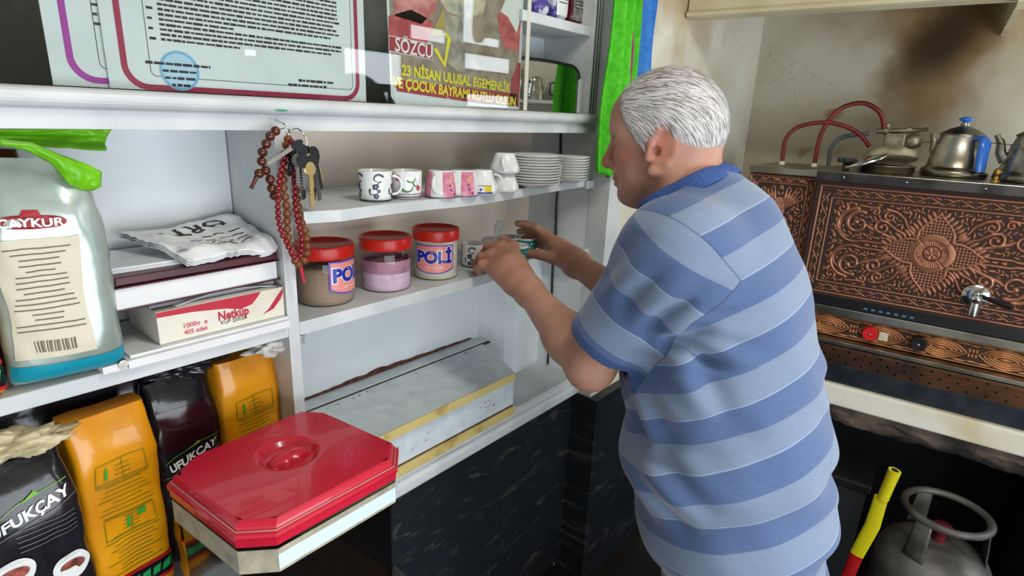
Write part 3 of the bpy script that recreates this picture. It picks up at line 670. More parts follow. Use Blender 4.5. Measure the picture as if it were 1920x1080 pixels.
b = MB(); b.box(0, 0, 0, W_, .12, H_, 0, .001); b.build('carton_body', M['carton'], cb)
b = MB(); ff = lambda x, z, k=1: (x, -.0004*k, z)
sw = [(0.0, H_-.008), (W_*.25, H_-.010), (W_*.5, H_-.016), (W_*.62, H_-.022), (W_*.72, H_-.018), (W_*.78, H_-.006), (W_*.8, H_-.0006), (0.0, H_-.0006)]
b.add([ff(x, z) for x, z in sw], [list(range(len(sw)))], 0)
sw2 = [(W_*.80, .010), (W_*.9, .016), (W_*.97, .030), (W_-.001, H_-.01), (W_-.001, H_-.002), (W_*.92, .032), (W_*.86, .018)]
b.add([ff(x, z) for x, z in sw2], [list(range(len(sw2)))], 0)
b.text('Netküp', .020, lambda x, y: ff(W_*.56+x, .023+y, 2), 0, bold=.0006, width=.048)
b.text('KÜP ŞEKER', .008, lambda x, y: ff(W_*.56+x, .0125+y, 2), 1, bold=.0001, width=.042)
b.text('1000g  e', .010, lambda x, y: ff(W_*.26+x, .021+y, 2), 2, bold=.0002, width=.034)
b.text('405 adet', .010, lambda x, y: ff(W_*.26+x, .0105+y, 2), 2, bold=.0002, width=.034)
b.build('carton_print', [mat('carton_red', '#b31230', .45), mat('carton_grey', '#66645f', .5), mat('carton_pink', '#c9526a', .5)], cb)
b = MB(); b.sheet(lambda u, v: Vector((.03+u*.155, .006+v*.05, H_+.001+.010*math.sin(PI*u)*(1-v*.5))), 12, 6, 0); b.build('open_flap', M['paper'], cb, solid=.0008)
z = pz+.0168+H_
M['maroon'] = mat('maroon_leatherette', '#3a1019', .35, col2='#4a1722', nscale=30)
def album(label, z, h, x0, x1, y0, rz, page=True):
    t = thing('album', label, 'album', ((x0+x1)/2, y0, z), math.radians(rz), 'maroon albums stacked on the carton')
    w_ = (x1-x0)/2; th = .0022
    part('cover', M['maroon'], t, lambda b: (b.box(-w_, -.003, 0, w_, .135, th, 0, .0008), b.box(-w_, -.003, h-th, w_, .135, h, 0, .0008), b.box(-w_-.002, -.003, 0, -w_+.001, .135, h, 0, .0008)))
    if page: part('page_block', M['paper'], t, lambda b: b.box(-w_+.004, .0015, th, w_-.004, .133, h-th))
    else: part('spine', M['maroon'], t, lambda b: b.box(-w_+.0012, -.0045, .0006, w_-.001, .002, h-.0006, 0, .0015))
    return t
album('maroon album with a thick white page block lying on the carton', z+.012, .034, .232, .476, .888, 2.0)
album('thin maroon album on top of the thick one under the newspaper', z+.0463, .013, .238, .474, .892, 1.0, False)
part_sup = thing('envelope_bundle', 'crumpled grey envelopes squeezed between the carton and the thick album', 'papers', (.37, .893, z+.0015))
part('envelope', mat('grey_envelope', '#8f8d96', .6), part_sup, lambda b: b.box(-.09, .01, 0, .10, .12, .0100))
zt = z+.0596
o = tag(part('magazine', mat('pale_magazine', '#cdd2da', .4, col2='#dfe2e6', nscale=14), None, lambda b: (b.box(.225, .905, zt, .36, 1.02, zt+.004), b.box(.23, .91, zt+.004, .37, 1.03, zt+.0065))), 'pale glossy magazine sticking out left from under the newspaper', 'magazine')
# newspaper: creased sheet
npz = zt+.0068
b = MB()
A0 = [Vector((.286, 1.015, 0)), Vector((.330, .876, 0)), Vector((.472, .885, 0)), Vector((.466, 1.02, 0))]
def news(u, v, k=0):
    p = A0[1].lerp(A0[2], u).lerp(A0[0].lerp(A0[3], u), v)
    ex = 0.003*math.sin(u*7+v*2)+.006*noise.noise(Vector((u*5, v*4, 2)))+.004*abs(noise.noise(Vector((u*11, v*9, 5))))+.010*v*u
    droop = -.012*max(0, .12-v)/.12*(.6+.4*math.sin(u*9))
    return Vector((p.x, p.y+.004*math.sin(u*12), npz+.010+ex+.016*v+(droop if k == 0 else droop)+k*.0009))
b.sheet(lambda u, v: news(u, v), 60, 44, 0)
for lay in (1, 2): b.sheet(lambda u, v: news(u, v)-Vector((0, -.003*lay, .004*lay)), 40, 30, 0)
nw = thing('newspaper', 'crumpled folded newspaper with black headline letters on top of the albums', 'newspaper', (0, 0, 0))
b.build('sheets', M['paper'], nw, solid=.0006)
b = MB()
def on(u, v): return news(u, v, 1)
b.text('ORTL', .42, lambda x, y: on(.50-x*.62+.0, .78-y*.62), 0, bold=.008)
rnd = random.Random(8)
for k in range(4):
    for j in range(4):
        u0 = .30+j*.14+rnd.uniform(0, .02); b.sheet(lambda u, v, u0=u0, k=k: on(u0+u*.11, .50-.09*k+v*.018), 6, 2, 0 if j else 1)
b.sheet(lambda u, v: on(.42+u*.03, .22+v*.04), 3, 3, 2)
b.build('headline', [M['ink'], mat('link_blue', '#3a6fc0', .5), mat('spot_red', '#d8423c', .5)], nw)
o = tag(part('rolled_paper', M['paper'], None, lambda b: [b.lathe([(.012-k*.003, 0), (.012-k*.003, .09)], 18, 0, (.335, .896, zt+.0125), cap=False, ax=(0.15, 1, 0)) for k in range(3)]), 'rolled paper with a curled edge poking out under the newspaper corner', 'papers')
# ================================================================== RED-LIDDED TUB
LZ = 1.0
lp = [tuple(onZ(u, v, LZ).xy) for u, v in ((315.6, 907), (440, 1003), (518, 998), (742, 876), (744.6, 840), (611, 780), (567, 778), (358, 867))]
# octagon squared up from the measured corners
tc_ = Vector((sum(p[0] for p in lp)/8, sum(p[1] for p in lp)/8))
tub = thing('plastic_tub', 'clear octagonal plastic tub with a domed red lid and white tape round its neck', 'tub', (tc_.x, tc_.y, .7205))
poly = [Vector(p)-tc_ for p in lp]
area2 = sum(poly[i].x*poly[(i+1) % 8].y-poly[(i+1) % 8].x*poly[i].y for i in range(8))
if area2 < 0: poly.reverse()
def octo(b, secs, m=0, top=True, bottom=True, smooth=False):
    vs = []; n = 8
    for k, z in secs: vs += [(p.x*k, p.y*k, z) for p in poly]
    fs = [(i*n+j, i*n+(j+1) % n, (i+1)*n+(j+1) % n, (i+1)*n+j) for i in range(len(secs)-1) for j in range(n)]
    if bottom: fs.append(list(range(n))[::-1])
    if top: fs.append(list(range((len(secs)-1)*n, len(secs)*n)))
    b.add(vs, fs, m, smooth)
H0 = LZ-.7205
M['lid'] = mat('crimson_lid', '#c41c36', .24, col2='#b4162e', nscale=4, coat=.4, bump=.06, bscale=14)
b = MB()
secs = [(.985, H0-.021), (1.0, H0-.0195), (1.0, H0-.010), (1.012, H0-.009), (1.018, H0-.005), (1.012, H0-.001), (.995, H0), (.975, H0+.0015), (.965, H0+.006), (.945, H0+.0105), (.92, H0+.0125)]
octo(b, secs, 0, top=False)
# top surface with a dished round grip
kc = .92; zc = H0+.0125; gc = Vector((poly[0].x*0+.004, .012)); R1 = .044
ringo = [Vector((p.x*kc, p.y*kc)) for p in poly]; N = 64
outer = []
for k in range(N):
    a = 2*PI*k/N; d = Vector((math.cos(a), math.sin(a))); best = 9
    for i in range(8):
        p, q = ringo[i]-gc, ringo[(i+1) % 8]-gc; e = q-p; den = d.x*e.y-d.y*e.x
        if abs(den) < 1e-9: continue
        t_ = (p.x*e.y-p.y*e.x)/den; s_ = (p.x*d.y-p.y*d.x)/den
        if t_ > 0 and -1e-6 <= s_ <= 1+1e-6: best = min(best, t_)
    outer.append(gc+d*best)
rings = [[(p.x, p.y, zc) for p in outer]]
for r_, dz in ((R1+.004, .0008), (R1, .0004), (R1-.004, -.003), (R1-.008, -.008), (R1-.012, -.010), (.022, -.010)): rings.append([(gc.x+r_*math.cos(2*PI*k/N), gc.y+r_*math.sin(2*PI*k/N), zc+dz) for k in range(N)])
rings.append([(gc.x+.0001*math.cos(2*PI*k/N), gc.y+.0001*math.sin(2*PI*k/N), zc-.010) for k in range(N)])
vs = [p for r_ in rings for p in r_]; b.add(vs, [(i*N+k, i*N+(k+1) % N, (i+1)*N+(k+1) % N, (i+1)*N+k) for i in range(len(rings)-1) for k in range(N)], 0, True)
lid = b.build('lid', M['lid'], tub)
b = MB()
b.sheet(lambda u, v: Vector((gc.x+(u-.5)*.062, gc.y+(v-.5)*(.020+.022*math.sin(PI*u)**2*(1-.55*math.exp(-((u-.5)/.13)**2))), zc-.010+.0125*(math.sin(PI*v)**.5)*(math.sin(PI*u)**.4))), 30, 16, 0)
b.build('grip', M['lid'], lid)
def line_on_lid(b):
    for kk in (.985,):
        b.tube([(p.x*kk, p.y*kk, H0+.0015) for p in poly], .0009, 5, closed=True)
part('grime_line', mat('grime', '#b58f86', .8), lid, line_on_lid)
M['tub'] = glassy('cloudy_clear_plastic', '#857c6e', .12, 1.4)
b = MB(); octo(b, [(.92, 0), (.94, .004), (.94, H0-.07), (.985, H0-.062), (.985, H0-.024)], 0, top=False); b.build('tub_body', M['tub'], tub)
b = MB(); octo(b, [(.86, .004), (.86, .06)], 0); b.build('contents', mat('sugar_bags', '#8a7a66', .8, col2='#6b5a48', nscale=12, bump=1, bscale=60), tub)
tape_m = mat('white_tape', '#cfe0e8', .4)
b = MB(); vs = []
order = [i for i in range(8)]
for k, z in ((.992, H0-.056), (.992, H0-.034)): vs += [(p.x*k, p.y*k, z) for p in poly]
# tape on the two long faces toward the shop and at their corner
def edge_mid(i): return (poly[i]+poly[(i+1) % 8])/2
fs = []
for i in range(8):
    mdp = edge_mid(i)
    if mdp.y < .06 and mdp.x > -.02: fs.append((i, (i+1) % 8, 8+(i+1) % 8, 8+i))
b.add(vs, fs, 0); b.build('tape', tape_m, tub, solid=.0008)
b = MB(); vs = []
for k, z in ((.989, H0-.060), (.989, H0-.026)): vs += [(p.x*k, p.y*k, z) for p in poly]
b.add(vs, [(i, (i+1) % 8, 8+(i+1) % 8, 8+i) for i in range(8)], 0); b.build('neck_collar', mat('cream_neck', '#8d8674', .45, col2='#b9b19b', nscale=40, lo=.3, hi=.7), tub, solid=.001)
st = thing('side_table', 'low plain table carrying the red-lidded tub in the aisle', 'table', (tc_.x, tc_.y, 0))
part('table_top', M['marble_dark'], st, lambda b: b.box(-.17, -.17, .70, .17, .17, .72, 0, .003))
for sx, sy in ((-1, -1), (1, -1), (-1, 1), (1, 1)): part('leg', M['wood_brown'], st, lambda b: b.box(sx*.15-.015, sy*.15-.015, 0, sx*.15+.015, sy*.15+.015, .6995))

# ================================================================== JARS
def jar(label, u, v, r, h, lidm, fill, fillm, poli=None, rz=0, topfill=None):
    c = past(u, v, 1.1436, r)
    t = thing('storage_jar', label, 'jar', (c.x, c.y, 1.1438), 0, 'jars with red screw lids on the lower shelf')
    lh = .024
    b = MB(); prof = [(r*.9, 0), (r, .004), (r, h-lh-.010), (r*.985, h-lh-.004), (r*.94, h-lh)]; b.lathe(prof, 56, 0, cap=False); b.lathe([(0.0001, .001), (r*.9, .001)], 56, 0, cap=False)
    b.build('jar_body', M['glass'], t)
    b = MB(); b.lathe([(r*.93, .002), (r*.965, .005), (r*.965, fill), (r*.5, fill+.004), (.0001, fill+.006)], 48, 0); b.build('powder', fillm, t)
    if topfill:
        b = MB(); b.lathe([(r*.970, fill-.012), (r*.972, fill+.014)], 48, 0, cap=False); b.build('powder_dust', topfill, t)
    b = MB(); lr = r*1.035
    prof = [(lr, h-lh), (lr*1.01, h-lh+.002), (lr*1.01, h-.003), (lr*.995, h), (lr*.95, h+.0005), (lr*.91, h-.0005), (lr*.89, h-.004), (.0001, h-.004)]
    b.lathe([(lr*.9, h-lh)]+prof, 64, 0, cap=False)
    b.build('lid', lidm, t)
    if poli is not None:
        a0, lab_w, z0, z1 = poli
        def cyl(x, z, off=.0008): a = -PI/2+a0+x/r; return ((r+off)*math.cos(a), (r+off)*math.sin(a), z)
        b = MB(); nx = 30; zc_ = (z0+z1)/2
        bot = lambda u: z0+.010*(abs(u-.5)*2)**2.2
        b.sheet(lambda u, v: Vector(cyl((u-.5)*lab_w, bot(u)+(z1-bot(u))*v)), nx, 10, 1)
        b.sheet(lambda u, v: Vector(cyl((u-.5)*(lab_w-.006), bot(u)+.0025+(z1-.0025-bot(u)-.0025)*v, .0012)), nx, 10, 0)
        b.text('POLİ', .036, lambda x, y: cyl(x, zc_+.004+y, .0016), 3, bold=.0034, width=.084)
        b.text('POLİ', .036, lambda x, y: cyl(x, zc_+.004+y, .0020), 2, bold=.0018, width=.080)
        b.text('toz içecek', .008, lambda x, y: cyl(x, z0+.015+y, .0018), 3, width=.04)
        b.build('label', [mat('salmon_label', '#e08a80', .4), mat('violet_rim', '#5a46b8', .4), mat('blue_letters', '#1c2a9a', .35), M['white']], t)
    return t
jar('left storage jar half full of tan powder, its label turned to the right', 613, 577, .0535, .113, M['redplastic'], .066, mat('tan_powder', '#a58a78', .9, bump=.6, bscale=200), (.42, .092, .022, .086), 0)
jar('middle storage jar of pink powder without a label', 725, 550, .0515, .110, M['redplastic'], .050, mat('pink_powder', '#e6c6d8', .9, col2='#dcb4cb', nscale=60, bump=.6, bscale=200), None, 0, mat('pink_dust', '#c58fa8', .8, col2='#a87088', nscale=18))
jar('right storage jar of white powder with its blue-lettered label facing front', 817, 527, .0505, .111, M['redplastic'], .088, mat('white_powder', '#e0d6c6', .9, col2='#c9a062', nscale=22, lo=.6, hi=.75), (-.82, .092, .016, .080), 0)

# ================================================================== CUPS
def mug_prof(r0, r1, h, t=.0022, foot=.003):
    return [(r0*.85, 0), (r0*.9, .001), (r0, foot), (r0+(r1-r0)*.3, h*.3), (r1, h*.75), (r1, h-.001), (r1-.001, h), (r1-t, h-.001), (r1-t, h*.7), (r0-t, foot+.003), (.0001, foot+.002)]
def handle(b, r, z0, z1, out, th, ang, mat_=0):
    pts = []
    for k in range(11):
        a = -PI/2+PI*k/10; pts.append((r-.002+out*max(math.cos(a), 0)**.8, (z0+z1)/2+(z1-z0)/2*math.sin(a)))
    b.tube([(x*math.cos(ang), x*math.sin(ang), z) for x, z in pts], th, 8, mat_, flat=.7)
M['blue_ink'] = mat('navy_floral_ink', '#1f2a3e', .35); M['pink'] = mat('pink_china', '#d78ea6', .25, col2='#c9748f', nscale=90); M['teal_ink'] = mat('teal_lattice', '#1f8f9a', .3)
M['green_ink'] = mat('green_leaf_ink', '#3f7d3a', .4); M['chili'] = mat('chili_red_ink', '#c22a38', .4); M['gold_ink'] = mat('yellow_print', '#e5c31a', .4); M['purple_ink'] = mat('purple_print', '#4f46a8', .4)
def cup(label, loc, r0, r1, h, deco, ang, hang=None, flip=False, group='cups on the middle shelf', cat='cup', name='coffee_cup', rz=0):
    t = thing(name, label, cat, loc, rz, group)
    b = MB(); prof = mug_prof(r0, r1, h)
    if flip: prof = [(r, h-z) for r, z in prof]
    b.lathe(prof, 40, 0, cap=False); b.build('cup_body', M['white'], t)
    rr = lambda z: (r0+(r1-r0)*min(max((h-z if flip else z)/(h*.75), 0), 1))
    def cy(x, z, off=.0006): a = -PI/2+ang+x/r1; r = rr(z)+off; return Vector((r*math.cos(a), r*math.sin(a), z))
    if hang is not None:
        b = MB(); handle(b, r1 if not flip else (r0+r1)/2, h*.2, h*.82, .018, .0036, -PI/2+hang); b.build('handle', M['white'], t)
    if deco:
        b = MB(); deco(b, cy, h, r1); ms = deco.mats(); b.build('painted_pattern', ms, t)
    return t
def blossom(b, cy, x, z, s, m=0):
    for k in range(5):
        a = 2*PI*k/5; c0 = (x+s*.6*math.cos(a), z+s*.6*math.sin(a))
        b.add([cy(c0[0]+s*.42*math.cos(2*PI*q/8), c0[1]+s*.42*math.sin(2*PI*q/8), .0008) for q in range(8)], [list(range(8))], m)
def curl(b, cy, x, z, s, a0, m=0, th=.0011, turn=4.4, flipx=1):
    P0 = []
    for k in range(15):
        t_ = k/14; a = a0+turn*t_; r = s*(1-t_*.75); P0.append((x+flipx*(r*math.cos(a)), z+r*math.sin(a)))
    for i in range(14):
        (xa, za), (xb, zb) = P0[i], P0[i+1]; d = Vector((xb-xa, zb-za)); d.normalize() if d.length else None; n_ = Vector((-d.y, d.x))*th*(1-i/18)
        b.add([cy(xa-n_.x, za-n_.y, .0009), cy(xb-n_.x, zb-n_.y, .0009), cy(xb+n_.x, zb+n_.y, .0009), cy(xa+n_.x, za+n_.y, .0009)], [(0, 1, 2, 3)], m)
def deco_blue(b, cy, h, r):
    for off in (-1.0, -.0, 1.0, 2.0):
        x = off*r*1.25-.0
        curl(b, cy, x+.004, h*.74, .011, .4, th=.0019); blossom(b, cy, x, h*.5, .006); blossom(b, cy, x+.006, h*.36, .0038); blossom(b, cy, x+.001, h*.2, .0055)
        curl(b, cy, x-.004, h*.3, .009, 2.2, turn=2.6, th=.0017); curl(b, cy, x+.008, h*.55, .007, 1.2, turn=3, th=.0015)
    b.sheet(lambda u, v: cy((u-.5)*2*PI*r, .0015+v*.002, .0005), 40, 2, 0)
deco_blue.mats = lambda: [M['blue_ink']]
def deco_chili(b, cy, h, r):
    blossom(b, cy, -.020, h*.75, .006, 1); blossom(b, cy, .021, h*.4, .005, 1)
    curl(b, cy, .004, h*.52, .018, 3.6, 0, .0024, 2.2); curl(b, cy, .010, h*.80, .014, 3.6, 0, .0016, 2.2); curl(b, cy, .018, h*.58, .010, 2.8, 0, .0014, 3)
    b.sheet(lambda u, v: cy((u-.5)*.5*2*PI*r, h*.18+v*.0014, .0005), 30, 2, 2); b.sheet(lambda u, v: cy((u-.5)*.5*2*PI*r, h*.06+v*.0014, .0005), 30, 2, 2)
    for k in range(22): x = -.032+k*.003; b.add([cy(x, h*.11, .0006), cy(x+.0012, h*.09, .0006), cy(x+.0024, h*.11, .0006), cy(x+.0012, h*.15, .0006)], [(0, 1, 2, 3)], 2)
deco_chili.mats = lambda: [M['green_ink'], M['chili'], mat('plum_band', '#6b3a4a', .4)]
def deco_pink(b, cy, h, r):
    for a in (-1.15, .62):
        b.sheet(lambda u, v, a=a: cy(a*r+(u-.5)*r*1.0, h*.05+v*h*.9, .0005), 12, 8, 0)
        rnd = random.Random(int(a*10)+50)
        for k in range(5): blossom(b, cy, a*r+rnd.uniform(-.3, .3)*r, h*(.15+.16*k), .0028, 1 if k < 3 else 2)
    b.sheet(lambda u, v: cy((u-.5)*2*PI*r, .001+v*.0015, .0006), 40, 2, 3)
deco_pink.mats = lambda: [M['pink'], mat('plum_flowers', '#7a3a52', .4), M['gold_ink'], M['blue_ink']]
def deco_yellow(b, cy, h, r):
    b.sheet(lambda u, v: cy(.002+u*.015, h*.13+v*h*.24, .0006), 6, 4, 0); b.sheet(lambda u, v: cy(-.020+u*.040, h*.05+v*h*.075, .0006), 12, 3, 1)
    b.sheet(lambda u, v: cy(-.020+u*.040, h*.375+v*.0008, .0006), 12, 2, 3); blossom(b, cy, -.016, h*.25, .004, 2); blossom(b, cy, -.006, h*.23, .003, 1)
deco_yellow.mats = lambda: [M['gold_ink'], M['purple_ink'], M['green_ink'], M['ink']]
def deco_teal(b, cy, h, r):
    b.sheet(lambda u, v: cy((u-.5)*2*PI*r, h*(.05+.86*v), .0004), 48, 6, 0)
    n = int(2*PI*r/.0095)
    for i in range(n):
        for j in range(5):
            x = (i+.5*(j % 2))*2*PI*r/n; z = h*(.14+.155*j); s = .0036
            b.add([cy(x-s, z, .0009), cy(x, z-s, .0009), cy(x+s, z, .0009), cy(x, z+s, .0009)], [(0, 1, 2, 3)], 1 if (i+j) % 3 else 2)
deco_teal.mats = lambda: [M['teal_ink'], M['white'], mat('green_diamond', '#5fb59a', .3)]
SZ = 1.3408
def cpos(u, v, r, z=SZ): return past(u, v, z, r)+Vector((0, 0, .0002))
def facing(u): r = ray(u, 400); return -math.atan2(r[0], r[1])
c = cpos(705, 380, .031); cup('white mug with navy flowers at the left end of the middle shelf', c, .029, .031, .055, deco_blue, facing(705)+.0, facing(705)+1.62)
c = cpos(763, 375, .029); cup('white mug with a green and red pepper pattern beside the navy flowered mug', c, .028, .029, .053, deco_chili, facing(763)+.1, facing(763)-1.75)
c = cpos(827, 373, .030); cup('left upside-down pink flowered cup on the middle shelf', c, .025, .032, .053, deco_pink, facing(827), facing(827)-.35, True)
c = cpos(868, 370, .030); cup('right upside-down pink flowered cup on the middle shelf', c, .025, .031, .052, deco_pink, facing(868)-.25, facing(868)-.75, True)
c = cpos(904, 366, .030); cup('upside-down white cup with a yellow square on the middle shelf', c, .020, .033, .050, deco_yellow, facing(904)+.1, facing(904)+1.3, True)
c = cpos(945, 361, .032); cup('lower plain white cup, upside down under another beside the saucers', c, .022, .032, .040, None, 0, facing(945)-2.4, True)
cup('upper plain white cup turned over on another beside the saucers', c+Vector((-.001, 0, .0402)), .022, .033, .042, None, 0, facing(945)-.1, True)
# saucers
def saucer(b, r):
    b.lathe([(r*.45, 0), (r*.5, .0005), (r*.62, .004), (r*.9, .009), (r, .0125), (r*1.0, .0138), (r*.88, .0112), (r*.6, .0065), (.0001, .0055)], 48, 0, cap=False)
b = MB(); saucer(b, .066); sa0 = b.build('saucer', M['white'])
base_c = past(998, 354, SZ, .040)+Vector((0, 0, .0002))
ord_ = ['bottom', 'second', 'third', 'fourth', 'fifth', 'sixth', 'seventh', 'eighth', 'ninth', 'tenth', 'eleventh', 'twelfth']
rnd = random.Random(6)
for k in range(11):
    o = sa0 if k == 0 else sa0.copy()
    if k: C.objects.link(o)
    o.location = base_c+Vector((rnd.uniform(-.002, .002), rnd.uniform(-.002, .002), k*.0063)); o.rotation_euler = (0, 0, rnd.uniform(0, 6))
    tag(o, 'white saucer, %s from the bottom of the tall stack' % ord_[k] if k not in (0, 10) else ('white saucer at the very %s of the tall stack' % ('bottom' if k == 0 else 'top')), 'saucer', 'saucers in the tall stack')
base_d = past(1064, 345, SZ, .040)+Vector((0, 0, .0002))
for k in range(9):
    o = sa0.copy(); C.objects.link(o); o.scale = (.80, .80, 1)
    o.location = base_d+Vector((rnd.uniform(-.002, .002), rnd.uniform(-.002, .002), k*.0068)); o.rotation_euler = (0, 0, rnd.uniform(0, 6))
    tag(o, 'small white saucer, %s from the bottom of the short stack' % ord_[k] if k not in (0, 8) else ('small white saucer at the very %s of the short stack' % ('bottom' if k == 0 else 'top')), 'saucer', 'saucers in the short stack')
# cups at the hands
SY = 1.1438
g2 = 'cups being arranged on the lower shelf'
ca = past(888, 503, SY, .031); cup('white cup with navy flowers at the left hand on the lower shelf', ca, .030, .031, .056, deco_blue, facing(888)-.35, facing(888)+1.4, False, g2)
def c2(u, v, dy=0): p = at(u, v, 1); r = ray(u, v); z = SY+.056-1.5; q = Vector(CAM+r*z/r[2]); return Vector((q.x, q.y+dy, SY))
cup('plain white cup behind the navy flowered one', c2(925, 447), .029, .030, .056, deco_blue, facing(925)-.3, None, False, g2)
cup('white and teal lattice cup in the back row nearest the wall', c2(958, 443.5, .004), .029, .030, .056, deco_teal, 0, None, False, g2)
cup('teal lattice cup between the hands in the front row', c2(963, 457, -.01), .029, .030, .056, deco_teal, .3, None, False, g2)
cup('bright teal lattice cup at the right hand', c2(983, 443.5, -.004), .028, .029, .056, deco_teal, 0, None, False, g2)
# ================================================================== EMBOSSED COPPER (height field built from scrolls, leaves and beads)
class Relief:
    def __init__(s, W, H, res): s.W, s.H, s.res = W, H, res; s.nx = int(W/res)+1; s.nz = int(H/res)+1; s.h = np.zeros((s.nz, s.nx)); s.X, s.Z = np.meshgrid(np.linspace(0, W, s.nx), np.linspace(0, H, s.nz))
    def _win(s, x0, x1, z0, z1):
        i0 = max(int(x0/s.res)-1, 0); i1 = min(int(x1/s.res)+2, s.nx); j0 = max(int(z0/s.res)-1, 0); j1 = min(int(z1/s.res)+2, s.nz); return i0, i1, j0, j1
    def stroke(s, pts, w0, w1=None, amp=1.0):
        w1 = w0 if w1 is None else w1; n = len(pts)-1
        for i in range(n):
            a = np.array(pts[i]); b = np.array(pts[i+1]); wa = w0+(w1-w0)*i/n; wb = w0+(w1-w0)*(i+1)/n; m = max(wa, wb)
            i0, i1, j0, j1 = s._win(min(a[0], b[0])-m, max(a[0], b[0])+m, min(a[1], b[1])-m, max(a[1], b[1])+m)
            if i0 >= i1 or j0 >= j1: continue
            X = s.X[j0:j1, i0:i1]-a[0]; Z = s.Z[j0:j1, i0:i1]-a[1]; d = b-a; L2 = max(d@d, 1e-12); t = np.clip((X*d[0]+Z*d[1])/L2, 0, 1)
            q = np.hypot(X-t*d[0], Z-t*d[1])/(wa+(wb-wa)*t)
            hh = amp*np.sqrt(np.clip(1-q*q, 0, 1)); s.h[j0:j1, i0:i1] = np.maximum(s.h[j0:j1, i0:i1], hh)
    def leaf(s, x, z, L, w, a, amp=.9):
        n = 7
        for i in range(n):
            t0 = i/n; t1 = (i+1)/n; w0 = w*math.sin(PI*min(max(t0*.9+.08, 0), 1)); w1 = w*math.sin(PI*min(t1*.9+.08, 1))
            s.stroke([(x+L*t0*math.cos(a), z+L*t0*math.sin(a)), (x+L*t1*math.cos(a), z+L*t1*math.sin(a))], max(w0, .0008), max(w1, .0008), amp)
    def spiral(s, x, z, r, a0, turns, w0, w1, amp=1, sgn=1, shrink=.85):
        n = int(18*turns)+4; pts = []
        for i in range(n+1):
            t = i/n; a = a0+sgn*2*PI*turns*t; rr = r*(1-shrink*t); pts.append((x+rr*math.cos(a), z+rr*math.sin(a)))
        s.stroke(pts, w0, w1, amp); s.stroke([pts[-1], pts[-1]], w0*1.1, w0*1.1, amp); return pts
    def petal_mask(s, cx, cz, a, L, w):
        dx = s.X-cx; dz = s.Z-cz; u = (dx*math.cos(a)+dz*math.sin(a))/L; v = (-dx*math.sin(a)+dz*math.cos(a))/w
        prof = np.where((u > 0) & (u < 1), np.clip(1-u, 0, 1)**.75*np.clip(u*3.2, 0, 1)**.5*1.15, 0); return prof-np.abs(v), u, v
    def mesh(s, b, fn, amp, m=0):
        vs = []
        for j in range(s.nz):
            for i in range(s.nx): vs.append(fn(s.X[j, i], s.Z[j, i], s.h[j, i]*amp))
        nx = s.nx; b.add(vs, [(j*nx+i, j*nx+i+1, (j+1)*nx+i+1, (j+1)*nx+i) for j in range(s.nz-1) for i in range(nx-1)], m, True)
def border_band(R, x0, z0, x1, z1, t):
    """leafy running border between two rails"""
    for k, o_ in ((1, 0), (.8, t)):
        p = [(x0+o_, z0+o_), (x1-o_, z0+o_), (x1-o_, z1-o_), (x0+o_, z1-o_), (x0+o_, z0+o_)]; R.stroke(p, .0024*k, amp=.9)
    rnd = random.Random(3); m_ = t/2; step = .034
    def run(ax, ay, bx_, by_):
        L = math.hypot(bx_-ax, by_-ay); n = max(int(L/step), 1); ux, uy = (bx_-ax)/L, (by_-ay)/L; a = math.atan2(uy, ux)
        for k in range(n):
            c0 = (k+.5)*L/n; x, z = ax+ux*c0, ay+uy*c0; px, pz = -uy, ux; sg = 1 if k % 2 else -1
            h_ = t*.26
            R.stroke([(x-ux*.014+px*h_*sg, z-uy*.014+pz*h_*sg), (x-ux*.004+px*h_*.4*sg, z-uy*.004+pz*h_*.4*sg), (x+ux*.008-px*h_*.5*sg, z+uy*.008-pz*h_*.5*sg), (x+ux*.016-px*h_*.9*sg, z+uy*.016-pz*h_*.9*sg)], .0016, .0022, .85)
            R.leaf(x-ux*.011-px*h_*.8*sg, z-uy*.011-pz*h_*.8*sg, .016, .0020, a+.15*sg, .8); R.leaf(x-ux*.002+px*h_*1.0*sg, z-uy*.002+pz*h_*1.0*sg, .014, .0020, a-.25*sg, .8)
            R.stroke([(x+ux*.018+px*h_*.9*sg, z+uy*.018+pz*h_*.9*sg)]*2, .0018, amp=.9)
    run(x0+t, z0+m_, x1-t, z0+m_); run(x0+t, z1-m_, x1-t, z1-m_); run(x0+m_, z0+t*.6, x0+m_, z1-t*.6); run(x1-m_, z0+t*.6, x1-m_, z1-t*.6)
